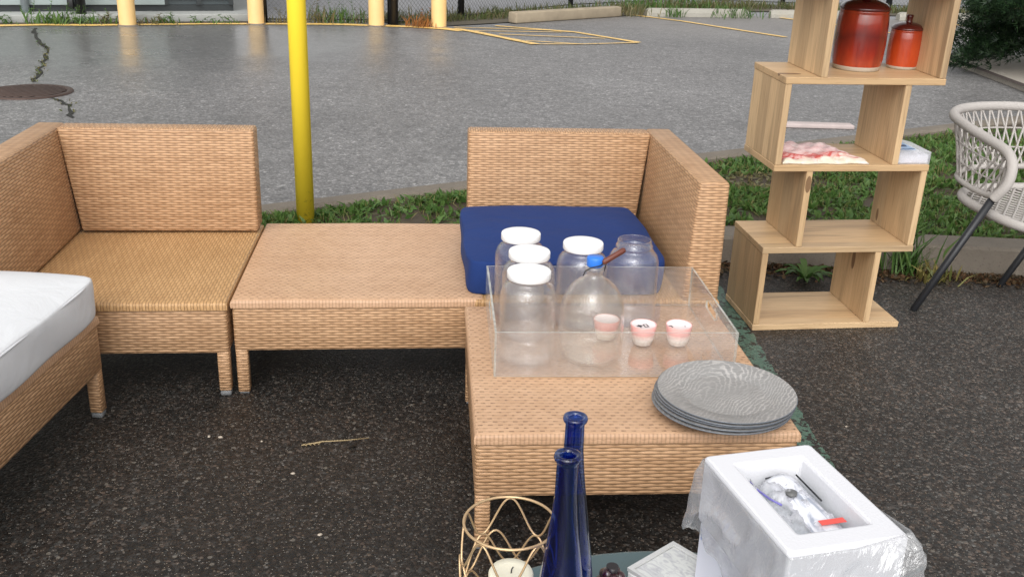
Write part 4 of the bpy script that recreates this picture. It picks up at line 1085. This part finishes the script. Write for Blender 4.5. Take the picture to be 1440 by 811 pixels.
# blue bottles
def bottle_prof(H=.405, R=.043):
    o = [(0, .006), (R * .7, 0), (R * .95, .003), (R, .012), (R * .99, .06), (R * .93, .11), (R * .82, .16), (R * .67, .215), (R * .52, .265), (.0175, .310), (.0148, .345), (.0142, H - .016), (.0150, H - .012), (.0175, H - .009), (.0185, H - .005), (.0175, H - .001), (.0150, H)]
    i = [(max(.0, r - .0028), z + (.006 if z < .02 else 0)) for r, z in reversed(o[1:])]; i[0] = (.0115, H - .002); i[1] = (.0108, H - .006)
    i = [(min(r, .0108) if z > .30 else r, z) for r, z in i]
    return o + i + [(0, .012)]
b1 = thing('blue_bottle', 'front one of two tall cobalt blue glass bottles beside the wire holder', 'bottle', (.080, 1.146, TBZ + .0005), 0, 'tall blue glass bottles')
MB().lathe(bottle_prof(), 48).build('bottle_body', BLUEG, b1)
b2 = copy_tree(b1); b2.location = (.099, 1.305, TBZ + .0005); b2['label'] = 'rear one of two tall cobalt blue glass bottles beside the wire holder'; b2.scale = (1, 1, .915); b1.scale = (1, 1, .985)
# wire candle holder
WC = Vector((.008, 1.235, TBZ)); WR, WH = .067, .232
wh = thing('wire_candle_holder', 'gold wire candle holder of crossing wavy wires on the teal table', 'candle holder', WC)
def rad(z): 
    t = z / WH; return .050 + (WR - .050) * min(1, t * 2.2) + .004 * math.sin(PI * t)
MB().tube([(WR * math.cos(a_ * PI / 36), WR * math.sin(a_ * PI / 36), WH) for a_ in range(72)], .0021, 8, True).build('top_ring', GOLD, wh)
MB().tube([(.05 * math.cos(a_ * PI / 36), .05 * math.sin(a_ * PI / 36), .0025) for a_ in range(72)], .0021, 8, True).build('base_ring', GOLD, wh)
for lv in range(4):
    zc = WH - .002 - (lv + .5) * WH / 4.0; am = WH / 8.0
    for ph in (0,):
        mb = MB(); pts = []
        for k in range(120):
            th = 2 * PI * k / 120 + .45; z = zc + am * math.sin(5 * th + lv * PI) ** 1; r = rad(z)
            pts.append((r * math.cos(th), r * math.sin(th), z))
        mb.tube(pts, .0017, 6, True); mb.build('wavy_wire', GOLD, wh)
        mb = MB(); pts = []
        for k in range(120):
            th = 2 * PI * k / 120 + .45; z = zc + am * .98 * math.sin(5 * th + lv * PI + PI / 2 * (1 if lv % 2 else 1)); r = rad(z) + .002
            pts.append((r * math.cos(th), r * math.sin(th), z))
        if lv in (1, 2): mb.tube(pts, .0017, 6, True); mb.build('wavy_wire', GOLD, wh)
cd = thing('pillar_candle', 'cream pillar candle standing inside the gold wire holder', 'candle', (WC.x + .004, WC.y + .002, TBZ))
MB().lathe([(0, .001), (.032, .001), (.0335, .004), (.0335, .142), (.031, .147), (.022, .1445), (0, .143)], 36).build('wax', WAX, cd)
MB().tube([(0, 0, .142), (.001, 0, .150), (.003, 0, .154)], .001, 6).build('wick', INK, cd)
# dark berry ornament
do = thing('dark_ornament', 'small dark maroon lumpy ornament on the teal table beside the bottles', 'ornament', (.176, 1.352, TBZ))
BERRY = simple('dark_berry', (.035, .010, .012), .2, .5, 40, coat=.5)
bm = bmesh.new()
for k in range(26):
    t = k / 25; z = .012 + .052 * t; r = .026 * math.sqrt(max(0, 1 - t * .9)); a_ = k * 2.4
    bmesh.ops.create_icosphere(bm, subdivisions=2, radius=.0105, matrix=Matrix.Translation((r * math.cos(a_), r * math.sin(a_), z)))
MB().bm(bm, True).build('berries', BERRY, do)
MB().lathe([(0, .0), (.022, 0), (.024, .05), (.01, .064), (0, .066)], 20).build('core', BERRY, do)
MB().tube([(0, 0, .062), (.0, .0, .078)], [.009, .010], 12).build('stub', simple('dark_stub', (.02, .015, .016), .4), do)
# shallow white case
sa_ = math.atan2(.081, .089)
wcx = thing('white_case', 'shallow white glass topped case lying on the teal table by the foam box', 'case', (.206, 1.392, TBZ), sa_)
MB().bbox(0, .118, -.115, 0, 0, .040, .003, 1, smooth=False).build('case_body', simple('case_white', (.74, .74, .72), .4), wcx)
mb = MB(); e = .007
mb.box(0, .118, -e, 0, .0405, .047); mb.box(0, .118, -.115, -.115 + e, .0405, .047); mb.box(0, e, -.115 + e, -e, .0405, .047); mb.box(.118 - e, .118, -.115 + e, -e, .0405, .047)
mb.build('case_rim', simple('case_rim', (.70, .70, .68), .25, metal=.3), wcx)
def scribble():
    n = NT('case_insert'); co = n.coord(); a_ = n.noise(n.mapping(co, (60, 25, 1)), 1.3, 4, .6, 1.5)
    return n.done(n.bsdf(color=n.mix(n.ramp(a_, [(.46, 0), (.66, 1)]), (.66, .67, .64), (.46, .46, .48)), rough=.25, coat=.5))
MB().box(e + .001, .117 - e, -.114 + e, -.001 - e, .0405, .0425).build('case_insert', scribble(), wcx)
# foam box on a carton
BO = Vector((.309, 1.378, 0)); e1 = Vector((.486 - .309, 1.428 - 1.378)); BA = math.atan2(e1.y, e1.x); BW, BD, BZ = .186, .262, .72
fx = thing('foam_box', 'open white foam box wrapped in plastic film at the bottom right', 'box', (BO.x, BO.y, TBZ), BA)
zt = BZ - TBZ
mb = MB(); i0, i1, j0, j1 = .036, BW - .036, -BD + .040, -.036; fz = zt - .062
x0, x1, y0, y1 = 0, BW, -BD, 0
bm = bmesh.new()
O_ = [bm.verts.new(p_) for p_ in ((x0, y0, zt), (x1, y0, zt), (x1, y1, zt), (x0, y1, zt))]; I_ = [bm.verts.new(p_) for p_ in ((i0, j0, zt), (i1, j0, zt), (i1, j1, zt), (i0, j1, zt))]
Bo = [bm.verts.new((v.co.x, v.co.y, zt - .115)) for v in O_]; Ib = [bm.verts.new((v.co.x * .94 + BW * .03, v.co.y * .96 - BD * .02, fz)) for v in I_]
for k in range(4):
    k2 = (k + 1) % 4
    bm.faces.new((O_[k], O_[k2], I_[k2], I_[k])); bm.faces.new((Bo[k2], O_[k2], O_[k], Bo[k])) if False else bm.faces.new((O_[k2], O_[k], Bo[k], Bo[k2])); bm.faces.new((I_[k], I_[k2], Ib[k2], Ib[k]))
bm.faces.new(Ib); bm.faces.new(list(reversed(Bo)))
bmesh.ops.recalc_face_normals(bm, faces=bm.faces[:]); bmesh.ops.bevel(bm, geom=bm.edges[:], offset=.005, segments=2, affect='EDGES', profile=.5)
mb.bm(bm, False); mb.build('foam_tray', STYRO, fx)
def carton_mat():
    n = NT('white_carton_blue_print'); co = n.coord()
    a_ = n.noise(n.mapping(co, (22, 22, 30)), 1.4, 3, .5, 1.0); b_ = n.noise(co, 7, 2)
    m = n.math('MULTIPLY', n.ramp(a_, [(.60, 0), (.64, 1)]), n.math('GREATER_THAN', b_, .50))
    return n.done(n.bsdf(color=n.mix(n.math('MULTIPLY', m, .8), (.72, .73, .80), (.10, .20, .58)), rough=.5))
MB().bbox(.004, BW - .004, -BD - .012, -.004, .001, zt - .117, .003, 1, smooth=False).build('carton', carton_mat(), fx)
# crumpled film skirt
N2, M2 = 150, 18; vs_ = []; fs = []
per = []
def perim(s_):
    Lp = 2 * (BW + BD); s_ = (s_ % 1) * Lp
    if s_ < BW: return Vector((s_, -BD)), Vector((0, -1))
    s_ -= BW
    if s_ < BD: return Vector((BW, -BD + s_)), Vector((1, 0))
    s_ -= BD
    if s_ < BW: return Vector((BW - s_, 0)), Vector((0, 1))
    s_ -= BW
    return Vector((0, -s_)), Vector((-1, 0))
from mathutils import noise as mn
for j in range(M2 + 1):
    for i in range(N2):
        s_ = i / N2; p_, _n = perim(s_)
        pa, na = perim(s_ - .025); pb_, nb_ = perim(s_ + .025); nn = (na + nb_ + _n).normalized()
        t = j / M2; hem = .075 + .05 * (mn.noise((s_ * 14, 3.1, 0)) + .4)
        hem = max(.05, hem) + (.03 if p_.x < .01 else 0)
        c3 = Vector((p_.x * 30, p_.y * 30, t * 6))
        fold = max(0, 1 - 2.6 * abs(mn.noise((p_.x * 13 + t * 1.4, p_.y * 13 - t * 1.1, t * 1.2)))) ** 2
        out = .0015 + .011 * t ** 1.2 * (1.0 + mn.noise(c3 * .4)) + .011 * fold * t ** .6
        # bunched film at the front right corner
        dc = (p_ - Vector((BW, -BD))).length; bulge = max(0, 1 - dc / .085); out += .026 * bulge * math.sin(PI * min(1, t * 1.05)) * (1 + .3 * mn.noise(c3))
        dl_ = (p_ - Vector((0, 0))).length; out += .014 * max(0, 1 - dl_ / .05) * math.sin(PI * t)
        z = zt - .006 - hem * t + .014 * bulge
        out = max(out, .002)
        vs_.append((p_.x + nn.x * out, p_.y + nn.y * out, max(.004, z)))
for j in range(M2):
    for i in range(N2):
        i2 = (i + 1) % N2; fs.append((j * N2 + i, (j + 1) * N2 + i, (j + 1) * N2 + i2, j * N2 + i2))
mb = MB(); mb.add(vs_, fs, True); o = mb.build('film_wrap', FILM, fx)
md = o.modifiers.new('th', 'SOLIDIFY'); md.thickness = .0004
# what lies inside the box
def sheet(name, pts_fn, mat, parent, n=18):
    vs_ = [pts_fn(i / n, j / n) for j in range(n + 1) for i in range(n + 1)]
    fs = [(j * (n + 1) + i, j * (n + 1) + i + 1, (j + 1) * (n + 1) + i + 1, (j + 1) * (n + 1) + i) for j in range(n) for i in range(n)]
    mb = MB(); mb.add(vs_, fs, True); o = mb.build(name, mat, parent); md = o.modifiers.new('th', 'SOLIDIFY'); md.thickness = .0006; return o
def leaflet_mat(name, c1, c2):
    n = NT(name); co = n.coord()
    a_ = n.noise(n.mapping(co, (55, 16, 16), rot=(0, 0, .3)), 1.4, 3, .6, .7)
    return n.done(n.bsdf(color=n.mix(n.ramp(a_, [(.50, 0), (.66, 1)]), c1, c2), rough=.35, coat=.3))
pk = thing('packet_bundle', 'clear bags of leaflets with a red strip inside the foam box', 'packets', (BO.x, BO.y, TBZ), BA)
ix, iy, iw, ih = i0 + .004, j0 + .006, (i1 - i0) - .008, (j1 - j0) - .012
MB().box(ix, ix + iw * .98, iy, iy + ih * .96, fz + .002, fz + .02).build('leaflet_stack', leaflet_mat('pale_leaflet', (.60, .68, .70), (.40, .50, .53)), pk)
sheet('plastic_bag', lambda u, v: (ix + .002 + iw * (.02 + .72 * u), iy + ih * (.38 + .58 * v), fz + .026 + .022 * abs(mn.noise((u * 3.2, v * 3.5, 1.0))) + .012 * mn.noise((u * 8, v * 8, 2.0)) + .012 * math.sin(PI * v) + .02 * max(0, .3 - u)), PLAST, pk)
sheet('leaflet', lambda u, v: (ix + iw * (.46 + .48 * u - .1 * v), iy + ih * (.12 + .80 * v), fz + .026 + .022 * u * (1 - u) * 2 + .012 * v), leaflet_mat('white_leaflet', (.74, .75, .80), (.35, .38, .46)), pk)
sheet('plastic_bag', lambda u, v: (ix + iw * (.05 + .88 * u), iy + ih * (.02 + .40 * v), fz + .026 + .02 * abs(mn.noise((u * 4, v * 3, 5.0))) + .008 * mn.noise((u * 9, v * 9, 3.0))), PLAST, pk)
MB().box(ix + iw * .55, ix + iw * .93, iy + ih * .17, iy + ih * .235, fz + .042, fz + .0428).build('red_strip', simple('red_strip', (.80, .10, .08), .4), pk)
MB().tube([(ix + .014, iy + ih * .93, fz + .040), (ix + .010, iy + ih * .78, fz + .044), (ix + .016, iy + ih * .60, fz + .045), (ix + .026, iy + ih * .50, fz + .044)], .0016, 6).build('zip_strip', simple('violet_zip', (.18, .16, .50), .4), pk)
MB().tube([(ix + iw * .90, iy + ih * .95, fz + .040), (ix + iw * .93, iy + ih * .55, fz + .036)], .0014, 6).tube([(ix + iw * .4, iy + ih * .95, fz + .040), (ix + iw * .62, iy + ih * .96, fz + .042)], .0012, 6).build('black_edge', INK, pk)
MB().lathe([(0, 0), (.009, 0), (.009, .004), (0, .005)], 16, ix + iw * .50, iy + ih * .62, fz + .046).build('dark_clip', simple('clip_grey', (.12, .12, .12), .4), pk)

# ------------------------------------------------------------------ litter on the pavement
STRAW = simple('dry_straw', (.36, .27, .14), .6)
a_, b_ = G(424, 627), G(519, 616.5)
tw = thing('straw_stalk', 'thin dry straw stalk lying on the wet pavement', 'stalk', (a_.x, a_.y, 0))
d = b_ - a_
MB().tube([Vector((0, 0, .003)), d * .3 + Vector((0, .004, .006)), d * .65 + Vector((0, -.003, .005)), d + Vector((0, 0, .003))], [.0016, .002, .0016, .001], 6).build('stem', STRAW, tw)
mb = MB()
for k in range(9): mb.tube([d * (.02 + .03 * k) + Vector((0, 0, .004)), d * (.04 + .03 * k) + Vector((.004, (-1) ** k * .008, .004))], [.002, .0008], 4)
mb.build('seed_head', STRAW, tw)
LEAFD = simple('dark_leaf', (.012, .010, .008), .4)
lf = MB(); lf.add([(0, 0, .002), (.015, .012, .006), (.036, .004, .003), (.018, -.012, .005)], [(0, 3, 2, 1)]); o = lf.build('dead_leaf', LEAFD); q = G(490, 630); o.location = q; o.rotation_euler = (0, 0, .9)
md = o.modifiers.new('th', 'SOLIDIFY'); md.thickness = .001
tag(o, 'small dark wet leaf beside the straw stalk', 'leaf')
PEB = simple('pebble_stone', (.42, .36, .29), .5, .3, 30)
bm = bmesh.new(); bmesh.ops.create_icosphere(bm, subdivisions=2, radius=1)
for v in bm.verts: v.co = (v.co.x * .0065, v.co.y * .0045, v.co.z * .003)
pm = MB().bm(bm, True); pf = None
for px, py in ((368, 621), (310, 615), (294, 614), (412, 666), (1190, 600), (450, 752)):
    if pf is None: pf = o = pm.build('pebble', PEB)
    else: o = pf.copy(); link(o)
    q = G(px, py); o.location = (q.x, q.y, .002); o.rotation_euler = (0, 0, random.uniform(0, 6)); k = random.uniform(.6, 1.25); o.scale = (k, k, k)
    tag(o, 'tiny pale pebble lying loose on the dark wet pavement', 'pebble', 'pale pebbles on the wet pavement')
